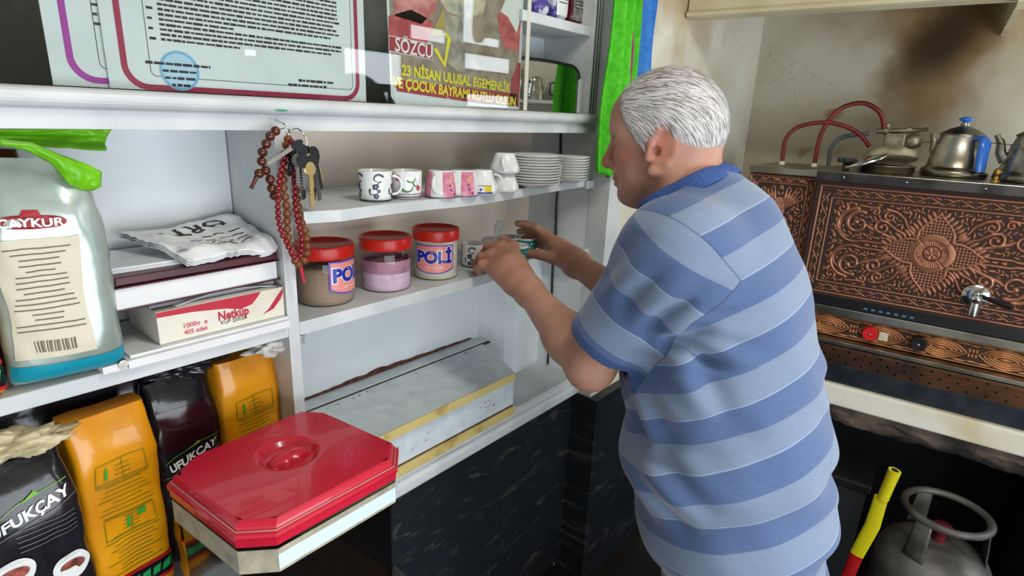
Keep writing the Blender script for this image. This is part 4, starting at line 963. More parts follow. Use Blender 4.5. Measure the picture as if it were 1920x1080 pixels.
def flower(R, cx, cz, s=1.0, lobes=4):
    # ogee petals with beaded fields and a rim, then the round rosette
    for a, L, w_ in ((0, .132*s, .040*s), (PI/2, .122*s, .047*s), (PI, .132*s, .040*s), (-PI/2, .122*s, .047*s)):
        dx = R.X-cx; dz = R.Z-cz; uu = dx*math.cos(a)+dz*math.sin(a); vv = -dx*math.sin(a)+dz*math.cos(a)
        prof = np.interp(uu/L, [0, .3, .5, .65, .8, .92, 1], [.7, 1, .96, .74, .38, .12, 0])*w_; md = prof-np.abs(vv); ins = (md > 0) & (uu > 0) & (uu < L); rim = ins & (md < .0075*s)
        g = .0082*s
        bead = np.sqrt(np.clip(1-((np.mod(uu, g)/g-.5)*2.2)**2-((np.mod(vv+g/2, g)/g-.5)*2.2)**2, 0, 1))*.8
        groove = ins & (np.abs(md-.0075*s) < .0012)
        R.h = np.where(ins, np.where(rim, .9, np.where(groove, .05, bead)), R.h)
        for sg in (-1, 1):                                 # leaf fringe along the petal
            for k in range(7):
                t = .40+.085*k; pw = np.interp(t, [0, .3, .5, .65, .8, .92, 1], [.7, 1, .96, .74, .38, .12, 0])*w_
                u0, v0 = L*t*.93, sg*(pw+.004*s); x = cx+u0*math.cos(a)-v0*math.sin(a); z = cz+u0*math.sin(a)+v0*math.cos(a)
                R.leaf(x, z, (.026-.001*k)*s, .0050*s, a+sg*(.85-.05*k), .85)
    r = np.hypot(R.X-cx, R.Z-cz)/s; th = np.arctan2(R.Z-cz, R.X-cx)
    edge = .053*(1+.10*np.abs(np.cos(2*th)))
    ins = r < edge; lines = (np.abs(np.mod(th*40/(2*PI), 1)-.5) < .16) & (r > .026) & (r < .038)
    gaps = (np.abs(np.mod((th+PI/4)/(PI/2)+.5, 1)-.5) < .014) & (r > .024)
    hh = .72+.28*np.sin(np.clip((r-.022)/.032, 0, 1)*PI)
    hh = np.where(np.abs(r-edge) < .0022, .1, hh); hh = np.where(lines | gaps, .15, hh)
    hc = np.where((np.abs(np.mod(th*6/(2*PI), 1)-.5) < .05) | (np.abs(r-.021) < .0018), .15, 1.0)
    hh = np.where(r < .021, hc, hh); hh = np.where((r > .021) & (r < .0235), .1, hh)
    R.h = np.where(ins, hh, R.h)
def scrolls(R, cx, cz, hx, hz):
    """rinceaux of one quadrant, mirrored four ways, then small leaves in every gap that is left"""
    for sx in (-1, 1):
        for sz in (-1, 1):
            def T(p): return (cx+sx*p[0], cz+sz*p[1])
            def strk(pts, w0, w1=None, amp=1): R.stroke([T(p) for p in pts], w0, w1, amp)
            def spir(x, z, r, a0, turns, w0, w1, sgn=1):
                n = int(20*turns)+4; pts = []
                for i in range(n+1):
                    t = i/n; a = a0+sgn*2*PI*turns*t; rr = r*(1-.78*t); pts.append((x+rr*math.cos(a), z+rr*math.sin(a)))
                strk(pts, w0, w1); strk([pts[-1]]*2, w0*1.25, w0*1.25)
            arc = lambda x, z, r, a, b_, n=14: [(x+r*math.cos(a+(b_-a)*i/n), z+r*math.sin(a+(b_-a)*i/n)) for i in range(n+1)]
            strk([(.080, .018), (.105, .012), (.135, .010)]+arc(.200, .056, .050, -2.0, 1.5), .0024, .0062)
            spir(.196, .062, .036, 1.9, 1.2, .0058, .0026, -1)
            strk(arc(.214, .050, .030, -1.5, 1.3), .0030, .0018)
            strk([(.075, .046), (.098, .056), (.122, .074), (.140, .078)], .0026, .0046); spir(.132, .058, .021, 1.1, 1.15, .0044, .0022, -1)
            strk([(.070, .066), (.082, .090), (.104, .106), (.130, .112)], .0026, .0044); spir(.118, .092, .016, 1.2, 1.1, .0038, .0020, -1)
            spir(.158, .102, .014, .3, 1.1, .0036, .0018); strk([(.150, .116), (.175, .113), (.2, .116)], .0026, .0034)
            for k in range(5):
                p = T((.088+.016*k, .024+.005*k)); R.leaf(p[0], p[1], .030, .0048, math.atan2(sz*math.sin(.3+.12*k), sx*math.cos(.3)), .85)
            spir(hx-.022, hz-.020, .016, 2.2, 1.0, .0036, .0018)
            for k in range(4):
                p = T((hx-.016, .012+.022*k)); R.leaf(p[0], p[1], .018, .0044, math.atan2(sz, sx*.35), .85)
def fill_gaps(R, cx, cz, hx, hz, n=2600, seed=9, size=.016):
    rnd = random.Random(seed); gp = .0030
    for _ in range(n):
        L = rnd.uniform(.55, 1.0)*size; w_ = L*rnd.uniform(.17, .24); x = rnd.uniform(0, hx); z = rnd.uniform(0, hz); a = rnd.choice((math.atan2(z, x)+rnd.uniform(-.9, .9), rnd.uniform(0, 6.28)))
        ok = True
        for t in (0, .35, .7, 1.0):
            for o_ in (-1, 0, 1):
                px_ = cx+x+L*t*math.cos(a)-o_*(w_+gp*.5)*math.sin(a); pz = cz+z+L*t*math.sin(a)+o_*(w_+gp*.5)*math.cos(a)
                i = int(px_/R.res); j = int(pz/R.res)
                if not (0 <= i < R.nx and 0 <= j < R.nz) or abs(px_-cx) > hx or abs(pz-cz) > hz or R.h[j, i] > .12: ok = False; break
            if not ok: break
        if not ok: continue
        for sx in (-1, 1):
            for sz in (-1, 1): R.leaf(cx+sx*x, cz+sz*z, L, w_, math.atan2(sz*math.sin(a), sx*math.cos(a)), .85)
def copper_mat(name, hi, lo, amp, axis='Y'):
    m = mat(name, hi, .32, 1.0); nt, N, L = nodes_of(m); b = N['Principled BSDF']
    at_ = N.new('ShaderNodeAttribute'); at_.attribute_name = 'relief'
    r = N.new('ShaderNodeMapRange'); r.inputs['From Min'].default_value = .05; r.inputs['From Max'].default_value = .45; L.new(at_.outputs['Fac'], r.inputs['Value'])
    x = N.new('ShaderNodeMix'); x.data_type = 'RGBA'; L.new(r.outputs[0], x.inputs['Factor']); x.inputs['A'].default_value = srgb(lo)
    n = N.new('ShaderNodeTexNoise'); n.inputs['Scale'].default_value = 6; tc = N.new('ShaderNodeTexCoord'); L.new(tc.outputs['Object'], n.inputs['Vector'])
    x2 = N.new('ShaderNodeMix'); x2.data_type = 'RGBA'; L.new(n.outputs['Fac'], x2.inputs['Factor']); x2.inputs['A'].default_value = srgb(hi); x2.inputs['B'].default_value = tuple(c*.72 for c in srgb(hi)[:3])+(1,)
    L.new(x2.outputs['Result'], x.inputs['B']); L.new(x.outputs['Result'], b.inputs['Base Color'])
    r2 = N.new('ShaderNodeMapRange'); r2.inputs['To Min'].default_value = .65; r2.inputs['To Max'].default_value = .30; L.new(at_.outputs['Fac'], r2.inputs['Value']); L.new(r2.outputs[0], b.inputs['Roughness'])
    r3 = N.new('ShaderNodeMapRange'); r3.inputs['To Min'].default_value = .35; r3.inputs['To Max'].default_value = .9; L.new(at_.outputs['Fac'], r3.inputs['Value']); L.new(r3.outputs[0], b.inputs['Metallic'])
    return m
def relief_obj(name, R, fn, amp, m, parent):
    b = MB(); R.mesh(b, fn, amp); o = b.build(name, m, parent); a = o.data.attributes.new('relief', 'FLOAT', 'POINT'); a.data.foreach_set('value', R.h.ravel().astype(np.float32)); return o
def smooth_h(R, n=1):
    for _ in range(n):
        h = R.h; p = np.pad(h, 1, mode='edge'); R.h = (4*h+p[:-2, 1:-1]+p[2:, 1:-1]+p[1:-1, :-2]+p[1:-1, 2:])/8
M['copper'] = copper_mat('embossed_copper', '#b47a60', '#3a2822', .004)
M['copper_low'] = copper_mat('embossed_copper_warm', '#c08456', '#36281f', .004)

# ================================================================== TEA BOILER (stove frame: x along the wall, -y toward the shop)
stv = thing('tea_boiler', 'steel tea boiler cabinet with embossed copper front panels standing on the marble worktop', 'tea boiler', (2.0, .44, .758), S_ROT)
Zb = -.758
WB = .655
part('boiler_body', M['darksteel'], stv, lambda b: (b.box(0, .012, .965+Zb, WB, .38, 1.352+Zb), b.box(0, .05, .86+Zb, WB, .38, .93+Zb), b.box(.0, .06, .0002, WB, .38, .86+Zb)))
part('side_tank', M['darksteel'], stv, lambda b: b.box(-.213, .062, .0005, -.002, .40, 1.352+Zb))
part('top_plate', M['steel'], stv, lambda b: (b.box(-.216, .045, 1.352+Zb, -.004, .41, 1.372+Zb, 0, .002), b.box(-.003, -.006, 1.351+Zb, WB+.003, .40, 1.377+Zb, 0, .0025)))
part('rim_strip', M['darksteel'], stv, lambda b: b.box(-.002, -.0085, 1.349+Zb, WB, -.005, 1.3755+Zb, 0, .001))
for s_ in (.073, .232, .41, .57): part('rivet', M['chrome'], stv, lambda b: b.lathe([(.0035, 0), (.0034, .001), (.002, .0028), (.0001, .0032)], 14, 0, (s_, -.0085, 1.363+Zb), ax=(0, -1, 0)))
RZ0, RZ1 = .992, 1.349
R = Relief(WB-.004, RZ1-RZ0, .0012)
border_band(R, .014, .010, WB-.018, RZ1-RZ0-.016, .034)
fcx, fcz = .327, (RZ1-RZ0)/2-.003
scrolls(R, fcx, fcz, WB/2-.060, (RZ1-RZ0)/2-.054); flower(R, fcx, fcz, 1.0); fill_gaps(R, fcx, fcz, WB/2-.056, (RZ1-RZ0)/2-.050); smooth_h(R, 1)
relief_obj('copper_front_panel', R, lambda x, z, h: (.002+x, .008-h, RZ0+z+Zb), .0042, M['copper'], stv)
R = Relief(.207, 1.349-.80, .0014)
border_band(R, .004, .006, .203, .545, .022)
flower(R, .1035, .30, .58); flower(R, .1035, .11, .5)
for sx in (-1, 1):
    for k in range(6): R.leaf(.1035+sx*.012, .44, .07, .005, PI/2-sx*(.1+.18*k)); R.spiral(.1035+sx*.052, .50-.0*k, .013, 0, 1.1, .0026, .0014, sgn=sx)
    for k in range(7): R.leaf(.1035+sx*.02, .24, .05, .004, -PI/2+sx*(.2+.3*k))
md = np.hypot((R.X-.1035)/.02, (R.Z-.44)/.04) < 1; R.h = np.where(md, np.where((np.mod(R.X, .006) < .0045) & (np.mod(R.Z, .007) < .0052), .9, .2), R.h)
fill_gaps(R, .1035, .28, .080, .245, 2500, 4, .018); smooth_h(R, 1)
relief_obj('copper_side_panel', R, lambda x, z, h: (-.212+x, .058-h, .80+z+Zb), .0045, M['copper'], stv)
# gap with painted, faintly glowing blue reflections, knob strip
part('control_recess', M['black'], stv, lambda b: b.box(0, .008, .962+Zb, WB, .02, .992+Zb))
def gap_reflections(b):
    for k in range(7): b.box(.195+k*.020, .0065, .969+Zb, .205+k*.020, .0078, .9745+Zb)
part('painted_reflections', mat('blue_reflection_paint', '#3f6f96', .4, emit='#2f6f9c', estr=.15), stv, gap_reflections)
part('steel_strip', M['steel'], stv, lambda b: b.box(0, -.004, .936+Zb, WB, .05, .9615+Zb, 0, .002))
R = Relief(WB-.002, .070, .0011)
def strip(R, W, H):
    step = .150; k = 0; x = -.046
    while x < W+.05:
        for sx in (-1, 1):
            for sz in (-1, 1):
                for q in range(4):
                    a = .028-.0065*q
                    R.stroke([(x+sx*(.060-.011*q), H/2+sz*.0012), (x+sx*(.042-.008*q), H/2+sz*a*.55), (x+sx*(.016-.002*q), H/2+sz*a*.92), (x, H/2+sz*a)], .0022, .0030, .9)
                R.leaf(x+sx*.030, H/2+sz*.026, .034, .0032, 0 if sx > 0 else PI)
        R.leaf(x-.014, H/2, .028, .0042, 0)
        for gx_ in (-.0085, 0, .0085):
            for gz_ in (-.0075, .0075): R.stroke([(x+.075+gx_, H/2+gz_-.003), (x+.075+gx_, H/2+gz_+.003)], .0033, amp=1)
        for sz in (-1, 1): R.leaf(x+.075-.012, H/2+sz*.024, .024, .0032, 0)
        x += step
    R.stroke([(0, .002), (W, .002)], .002, amp=.8); R.stroke([(0, H-.002), (W, H-.002)], .002, amp=.8)
strip(R, WB-.002, .070); smooth_h(R, 1)
relief_obj('copper_knob_panel', R, lambda x, z, h: (.001+x, .012-h, .864+z+Zb), .0045, M['copper_low'], stv)
def knob(name, s_, z, m, wavy=0):
    b = MB(); n = 60
    for (r0, r1, y0, y1) in ((.0215, .0205, .008, -.010),):
        rr = lambda k, r: r*(1+wavy*math.cos(10*2*PI*k/n))
        vs = [(s_+rr(k, r0)*math.cos(2*PI*k/n), y0, z+Zb+rr(k, r0)*math.sin(2*PI*k/n)) for k in range(n)]+[(s_+rr(k, r1)*math.cos(2*PI*k/n), y1, z+Zb+rr(k, r1)*math.sin(2*PI*k/n)) for k in range(n)]+[(s_+rr(k, r1*.9)*math.cos(2*PI*k/n), y1-.002, z+Zb+rr(k, r1*.9)*math.sin(2*PI*k/n)) for k in range(n)]+[(s_+.005*math.cos(2*PI*k/n), y1-.0015, z+Zb+.005*math.sin(2*PI*k/n)) for k in range(n)]
        b.add(vs, [(j*n+k, j*n+(k+1) % n, (j+1)*n+(k+1) % n, (j+1)*n+k) for j in range(3) for k in range(n)]+[list(range(3*n, 4*n))], 0, False)
    o = b.build(name, m, stv); part('spindle_screw', M['steel'], o, lambda b: b.lathe([(.0036, 0), (.0036, .0015), (.001, .0022), (.0001, .0022)], 16, 0, (s_, -.0118, z+Zb), ax=(0, -1, 0)))
knob('red_knob', .226, .899, mat('red_knob_plastic', '#c8161c', .4), .02)
knob('black_knob', .351, .899, M['black'], .05)
part('knob_sticker', mat('cream_sticker', '#c9c2a8', .6, col2='#b5ad90', nscale=60), stv, lambda b: b.box(.250, -.0045, .886+Zb, .274, -.0035, .913+Zb))
# tap on the panel
tap = part('tap_flange', M['chrome'], stv, lambda b: b.lathe([(.034, 0), (.034, .003), (.031, .006), (.014, .010), (.0001, .011)], 48, 0, (.452, .006, 1.068+Zb), ax=(0, -1, 0)))
part('tap_body', M['chrome'], tap, lambda b: (b.lathe([(.011, 0), (.011, .052), (.0125, .055), (.0125, .06), (.0001, .062)], 28, 0, (.452, .0, 1.072+Zb), ax=(0, -1, 0)), b.lathe([(.0105, -.044), (.0115, -.030), (.011, .010), (.009, .024), (.0001, .027)], 28, 0, (.452, -.040, 1.066+Zb))))
part('tap_lever', M['black'], tap, lambda b: (b.tube([(.452, -.046, 1.080+Zb), (.475, -.060, 1.079+Zb), (.525, -.075, 1.070+Zb)], [.005, .006, .0072], 16)))
# lower deck and drip tray
part('front_ledge', M['steel'], stv, lambda b: b.box(0, -.028, .846+Zb, WB+.02, .06, .862+Zb, 0, .003))
M['trayrust'] = mat('rusty_tray_steel', '#6a4a34', .4, .6, col2='#3d322b', nscale=9, lo=.35, hi=.6)
def tray(b):
    # perforated sloping sheet: strips of quads around square holes
    s0, s1 = .0, WB+.02; y0, z0, y1, z1 = -.030, .846, -.110, .812
    cols = 31; rows = 3; hs = .0052
    xs = [s0]; hole = set()
    P = lambda s_, t: (s_, y0+(y1-y0)*t, z0+(z1-z0)*t+Zb)
    tt = [0]; 
    for r_ in range(rows): c_ = .2+.3*r_; tt += [c_-.04, c_+.04]
    tt.append(1)
    for c_ in range(cols): x = s0+.012+c_*.0212; xs += [x, x+hs]
    xs.append(s1)
    for i in range(len(xs)-1):
        for j in range(len(tt)-1):
            if i % 2 == 1 and j % 2 == 1 and ((i//2)+(j//2)) % 2 == 0: continue
            b.add([P(xs[i], tt[j]), P(xs[i+1], tt[j]), P(xs[i+1], tt[j+1]), P(xs[i], tt[j+1])], [(0, 1, 2, 3)], 0)
part('drip_grid', M['trayrust'], stv, tray)
part('drip_pan', M['black'], stv, lambda b: b.box(0, -.105, .0015, WB+.02, .058, .02))
part('tray_lip', mat('blue_black_steel', '#2c313a', .4, .7, col2='#3a3f46', nscale=20), stv, lambda b: b.box(0, -.1135, .0005, WB+.022, -.108, .815+Zb, 0, .002))
# marble worktop and slab
mk = mat('yellowed_marble', '#dedacb', .35, col2='#c2b184', nscale=5, lo=.45, hi=.72, bump=.15, bscale=30)
wt = thing('worktop', 'yellowed white marble worktop edge under the tea boiler', 'worktop', (2.0, .44, 0), S_ROT)
part('marble_slab', mk, wt, lambda b: b.box(-.34, -.13, .690, .80, .49, .757, 0, .006))
# dark cracked masonry slab under the marble
def slabfn(b):
    n = 90
    def g(u, v):
        s_ = -.34+1.14*u; k = v
        prof = [(-.105, .6895), (-.112, .668), (-.106, .640), (-.085, .622), (-.02, .618), (.45, .620)]
        i = min(int(k*5), 4); f_ = k*5-i; y = prof[i][0]*(1-f_)+prof[i+1][0]*f_; z = prof[i][1]*(1-f_)+prof[i+1][1]*f_
        q = noise.noise(Vector((s_*14, y*20, z*30))); q2 = noise.noise(Vector((s_*45, y*60, z*60)))
        if v > .02: y += .008*q+.003*q2; z += (.010*q+.003*q2) if v < .95 else 0
        return Vector((s_, y, z))
    b.sheet(g, n*2, 40, 0); b.box(-.34, -.095, .640, .80, .45, .6893, 0)
ms = mat('charred_masonry', '#6f6051', .85, col2='#241f1c', nscale=9, lo=.35, hi=.62, bump=1, bscale=70)
part('broken_slab', ms, wt, slabfn)
part('support_pillar', M['dark'], wt, lambda b: (b.box(-.34, -.02, 0, -.30, .45, .62), b.box(.72, -.05, 0, .80, .45, .62), b.box(-.30, .44, 0, .72, .46, .62)))  # near-black pillars and back board stand in for the cavity's shade
# thin steel bar along the marble end beside the wall: side filler wall under the boiler's left end
# ---------------------------------------------------- extractor hood
M['hood'] = mat('cream_hood_paint', '#cfc6a6', .5, col2='#b9ad88', nscale=6, lo=.4, hi=.7, bump=.2, bscale=60)
hd = thing('extractor_hood', 'cream moulded extractor hood above the tea boiler with a sooty underside', 'hood', (2.0, .44, 0), S_ROT)
hl = -.398
hz = 1.80
def hoodf(b):
    prof = [(-.195, hz), (-.203, hz+.004), (-.205, hz+.012), (-.198, hz+.018), (-.192, hz+.020), (-.190, hz+.052), (-.186, hz+.056), (-.184, hz+.070), (-.176, hz+.078), (-.174, hz+.35), (-.14, hz+.35), (-.14, hz)]
    b.prism(prof, hl, .368, fn=lambda y, z, x: (x, y, z))
part('front_fascia', M['hood'], hd, hoodf)
part('end_corbel', M['hood'], hd, lambda b: b.prism([(-.205, hz+.02), (-.200, hz-.008), (-.185, hz-.022), (-.165, hz-.020), (-.15, hz), (-.14, hz+.35), (-.19, hz+.35)], .368, .386, fn=lambda y, z, x: (x, y, z)))
sm = mat('sooty_board', '#7d6b4f', .85, col2='#3a2c1e', nscale=5, lo=.35, hi=.65)
part('inner_top', sm, hd, lambda b: b.box(hl, -.135, hz+.33, .37, .495, hz+.345))
part('hood_end', M['hood'], hd, lambda b: b.box(.372, -.14, hz+.004, .386, .495, hz+.35))

# ================================================================== KETTLES
M['lidsteel'] = mat('tarnished_lid_steel', '#8f8a80', .3, 1, col2='#6a645a', nscale=12)
def steel_kettle(label, s_, d, r, h, hand=True, spout=True, rz=0, knobcol=None, hang=0, spang=PI):
    c = SW(s_, d, 1.3772); t = thing('teapot', label, 'teapot', c, S_ROT+rz, 'steel teapots on the tea boiler')
    hb = h*.72
    b = MB(); b.lathe([(r*1.0, 0), (r*1.06, .003), (r*1.07, .012), (r*1.04, .020), (r*.93, .026), (r*.90, .030), (r*.86, hb*.45), (r*.76, hb*.75), (r*.66, hb-.004), (r*.66, hb)], 56, 0, cap=False); b.lathe([(.0001, .0005), (r, .0005)], 56, 0, cap=False)
    b.build('kettle_body', M['steel'], t)
    b = MB(); b.lathe([(r*.69, hb), (r*.70, hb+.002), (r*.66, hb+.006), (r*.45, hb+.018), (r*.18, hb+.027), (.0001, hb+.028)], 56, 0, cap=False); ld = b.build('lid', M['lidsteel'], t)
    b = MB(); z = hb+.027; b.lathe([(.008, z), (.010, z+.006), (.007, z+.010), (.007, z+.013), (.016, z+.016), (.018, z+.020), (.013, z+.025), (.0001, z+.027)], 30, 1, cap=False)
    b.lathe([(.0092, z), (.0112, z+.004), (.009, z+.010)], 30, 0, cap=False); b.build('lid_knob', [M['steel'], knobcol or M['black']], ld)
    if hand:
        b = MB(); pts = [(r*.60, hb*.93), (r*.98, hb*.97), (r*1.12, hb*.88), (r*1.13, hb*.60), (r*1.17, hb*.30), (r*1.2, hb*.17)]
        def pt(x, z): return (x*math.cos(hang), x*math.sin(hang), z)
        b.tube([pt(*p) for p in pts], [.009, .013, .017, .0165, .016, .012], 16, 0, flat=.62); b.build('handle', knobcol or M['black'], t)
    if spout:
        b = MB(); pts = [(r*.8, hb*.45), (r*1.0, hb*.62), (r*1.06, hb*.85), (r*1.22, hb*1.02)]
        b.tube([(x*math.cos(spang), x*math.sin(spang), z) for x, z in pts], [.017, .013, .010, .008], 16, 0); b.build('spout', M['steel'], t)
    return t
M['blue_plastic'] = mat('blue_handle_plastic', '#2f6fd0', .25, coat=.3)
steel_kettle('steel teapot with a bright blue handle and blue lid knob on the tea boiler', .335, .20, .080, .165, True, True, 0, M['blue_plastic'], math.radians(-52), math.radians(140))
steel_kettle('steel teapot with a swan spout cut off by the right picture edge', .510, .17, .080, .172, True, True, 0, None, math.radians(-10), math.radians(185))
# burner rings under and behind: low steel ring, brass jet with rod
o = thing('burner_jet', 'brass burner jet with a thin steel rod and crossbar between the two teapots', 'burner jet', SW(.432, .10, 1.377), S_ROT)
part('jet', mat('brass', '#b9924a', .3, 1), o, lambda b: b.lathe([(.012, 0), (.012, .004), (.007, .006), (.007, .018), (.009, .019), (.009, .030), (.004, .036), (.0001, .037)], 24))
part('rod', M['darksteel'], o, lambda b: (b.tube([(0, 0, .035), (.012, .004, .07), (.024, .008, .118)], .0016, 6), b.tube([(.030, .012, .100), (-.055, .08, .104), (-.20, .20, .094), (-.27, .25, .082)], .0012, 6), b.tube([(.013, .004, .098), (.032, .010, .1005)], .003, 6)))
o = thing('cooking_pot', 'flat round steel pot lying on the boiler top at the left of the blue-handled teapot', 'pot', SW(.165, .13, 1.3772), S_ROT)
part('pan', M['steel'], o, lambda b: (b.lathe([(.070, 0), (.075, .004), (.075, .020), (.079, .022), (.079, .024), (.060, .028), (.03, .034), (.0001, .036)], 56, 0, cap=False)))
ldm = MB(); ldm.T = Matrix.Translation((-.052, -.035, .030)) @ rot('Y', -22) @ rot('X', 6); ldm.lathe([(.060, 0), (.062, .003), (.060, .008), (.050, .010), (.02, .014), (.0001, .015)], 56, 0, cap=False); ldm.build('lid', M['chrome'], o)
# gas regulator assembly with open lid
g = thing('gas_valve_block', 'cast gas valve block with a brass cross pipe behind the round pot', 'gas valve', SW(.165, .25, 1.3772), S_ROT)
Mi = mat('cast_aluminium', '#a39c8a', .45, .8, col2='#7c7462', nscale=30, bump=.5)
part('valve_body', Mi, g, lambda b: (b.box(-.028, -.02, .040, .030, .03, .118, 0, .005), b.lathe([(.022, 0), (.022, .045), (.015, .05)], 24), b.lathe([(.02, 0), (.024, .006), (.02, .03), (.010, .036)], 20, 0, (.038, 0, .095), ax=(1, -.3, .1))))
part('cross_pipe', Mi, g, lambda b: (b.tube([(-.055, 0, .122), (.060, 0, .130)], .0075, 12), b.lathe([(.014, 0), (.014, .012)], 6, 0, (-.035, 0, .123), ax=(1, 0, .1)), b.lathe([(.012, 0), (.012, .012)], 6, 0, (.028, 0, .129), ax=(1, 0, .1)), b.tube([(-.028, 0, .12), (-.028, 0, .145)], .007, 10), b.tube([(.05, -.01, .128), (.085, -.02, .135)], .005, 8)))
part('funnel_lid', mat('cream_enamel', '#c9c1a6', .35, col2='#8f866b', nscale=20), g, lambda b: b.lathe([(.074, -.010), (.078, -.004), (.070, .012), (.03, .030), (.014, .034)], 48, 0, (0, -.04, .045), ax=(-.1, .25, 1)))
kn = tag(part('gas_tap_knob', M['black'], None, lambda b: (b.lathe([(.010, 0), (.010, .022), (.006, .024), (.006, .026)], 16), b.box(-.026, -.010, .024, .026, .010, .040, 0, .004), b.box(-.008, -.022, .026, .008, .022, .038, 0, .003))), 'black plastic gas tap knob standing on the boiler top beside the tilted lid', 'knob'); kn.location = SW(.062, .08, 1.3772); kn.rotation_euler = (0, 0, S_ROT+.15)
def catm(P, n=10):
    P = [Vector(p) for p in P]; out = []
    for i in range(len(P)-1):
        p0 = P[max(i-1, 0)]; p1 = P[i]; p2 = P[i+1]; p3 = P[min(i+2, len(P)-1)]
        for k in range(n):
            t = k/n; out.append(.5*((2*p1)+(p2-p0)*t+(2*p0-5*p1+4*p2-p3)*t*t+(3*p1-p0-3*p2+p3)*t**3))
    return out+[P[-1]]
M['hose'] = mat('dark_red_rubber', '#641218', .45, col2='#771c20', nscale=40)
def hose(label, px, m, r, d0=.20, d1=.22, ferr=True):
    P = []
    for i, (u, v) in enumerate(px):
        d = d0+(d1-d0)*i/(len(px)-1); rr = ray(u, v); E = np.array(ED); t = ((SO+ED*d)@E)/(rr@E); P.append(Vector(CAM+rr*t))
    P[0].z = 1.3775
    tt = thing('gas_hose', label, 'hose', (0, 0, 0), 0, 'rubber gas hoses'); b = MB(); b.tube(catm(P, 8), r, 12); b.build('rubber_tube', m, tt)
    if ferr: part('white_ferrule', M['white'], tt, lambda b: b.lathe([(.0095, 0), (.0095, .006), (.008, .012)], 18, 0, (P[0].x, P[0].y, 1.3773)))
hose('dark red rubber hose making the low left arch on the boiler top', ((1469, 290), (1472, 265), (1490, 242), (1520, 232), (1556, 230), (1592, 240), (1616, 256), (1630, 275)), M['hose'], .0068, .15, .22)
hose('dark red rubber hose making the tall right arch to the gas valve', ((1530, 292), (1536, 262), (1550, 232), (1570, 208), (1595, 196), (1622, 194), (1645, 206), (1655, 222), (1657, 242)), M['hose'], .0072, .17, .25)
hose('grey rubber hose curving low behind the red ones', ((1556, 296), (1557, 282), (1566, 266), (1584, 256), (1608, 252), (1630, 250)), mat('grey_rubber', '#5d6062', .6), .0072, .25, .25, False)

# ================================================================== UNDER THE WORKTOP
gc_ = Vector((1.93, -.078, 0))
M['cyl'] = mat('grey_cylinder_paint', '#6f6c68', .5, .3, col2='#4d4945', nscale=9, bump=.4, bscale=60)
gs = thing('gas_cylinder', 'grey steel gas cylinder with a round guard ring standing under the worktop', 'gas cylinder', gc_)
part('cylinder_body', M['cyl'], gs, lambda b: (b.lathe([(.12, .0), (.12, .02), (.13, .03), (.15, .06), (.152, .08), (.152, .25), (.147, .28), (.13, .315), (.10, .340), (.06, .352), (.0001, .356)], 64, 0, cap=False)))
part('guard_ring', M['cyl'], gs, lambda b: b.tube([(.104*math.cos(a), .104*math.sin(a), .452) for a in np.linspace(0, 2*PI, 49)[:-1]], .0105, 14, closed=True))
def guard(b, a0):
    if True:
        w_ = .42
        b.sheet(lambda u, v, a0=a0: Vector(((.104+.012*(1-v))*math.cos(a0+(u-.5)*w_*(1+.2*(1-v))), (.104+.012*(1-v))*math.sin(a0+(u-.5)*w_*(1+.2*(1-v))), .322+v*.128)), 8, 6, 0)
for a0_ in (2.7, 4.9, .6): part('guard_leg', M['cyl'], gs, lambda b: guard(b, a0_), solid=.004)
part('valve', mat('red_valve_cap', '#6e1c22', .5), gs, lambda b: (b.lathe([(.016, .35), (.016, .385), (.026, .39), (.028, .402), (.020, .410), (.0001, .411)], 24, 0, cap=False)))
# adjustable wrench style handle: yellow grip over red shaft
ya = [onX(u, v, 1.72) for u, v in ((1678, 882), (1655, 935), (1636, 985), (1606, 1040), (1592, 1075), (1570, 1140))]
br = thing('pry_bar', 'bar with a yellow grip and red lower shaft leaning upright beside the gas cylinder', 'tool', (0, 0, 0))
My = mat('yellow_grip', '#c9bd16', .35); Mr = mat('red_shaft', '#a3121a', .35)
b = MB(); b.tube([ya[0], ya[0].lerp(ya[1], .5), ya[1]], [.0155, .0145, .0145], 20); b.tube([ya[1]+Vector((0, .004, .004)), ya[2], ya[3]], [.0165, .0185, .0175], 16, flat=.4); b.build('grip', My, br)
lowp = ya[3]+(ya[5]-ya[3])*3.2; lowp.z = .02
part('shaft', Mr, br, lambda b: b.tube([ya[3], ya[4], lowp], [.017, .016, .015], 14, flat=.45))
part('grip_hole', M['dark'], br, lambda b: b.lathe([(.009, 0), (.0001, .0001)], 16, 0, ya[0]+(ya[0]-ya[1]).normalized()*.0006, cap=False, ax=tuple(ya[0]-ya[1])))
bn = thing('storage_bin', 'black plastic bin standing in the dark to the left of the gas cylinder', 'bin', (1.86, .185, 0), S_ROT)
part('bin_body', mat('black_bin_plastic', '#222325', .5), bn, lambda b: b.prism([(-.07, -.09), (.07, -.09), (.07, .09), (-.07, .09)], 0, .50, fn=lambda x, y, z: (x*(.85+.3*z), y*(.85+.3*z), z)))
part('bin_rim', M['black'], bn, lambda b: b.box(-.078, -.098, .50, .078, .098, .53, 0, .006))

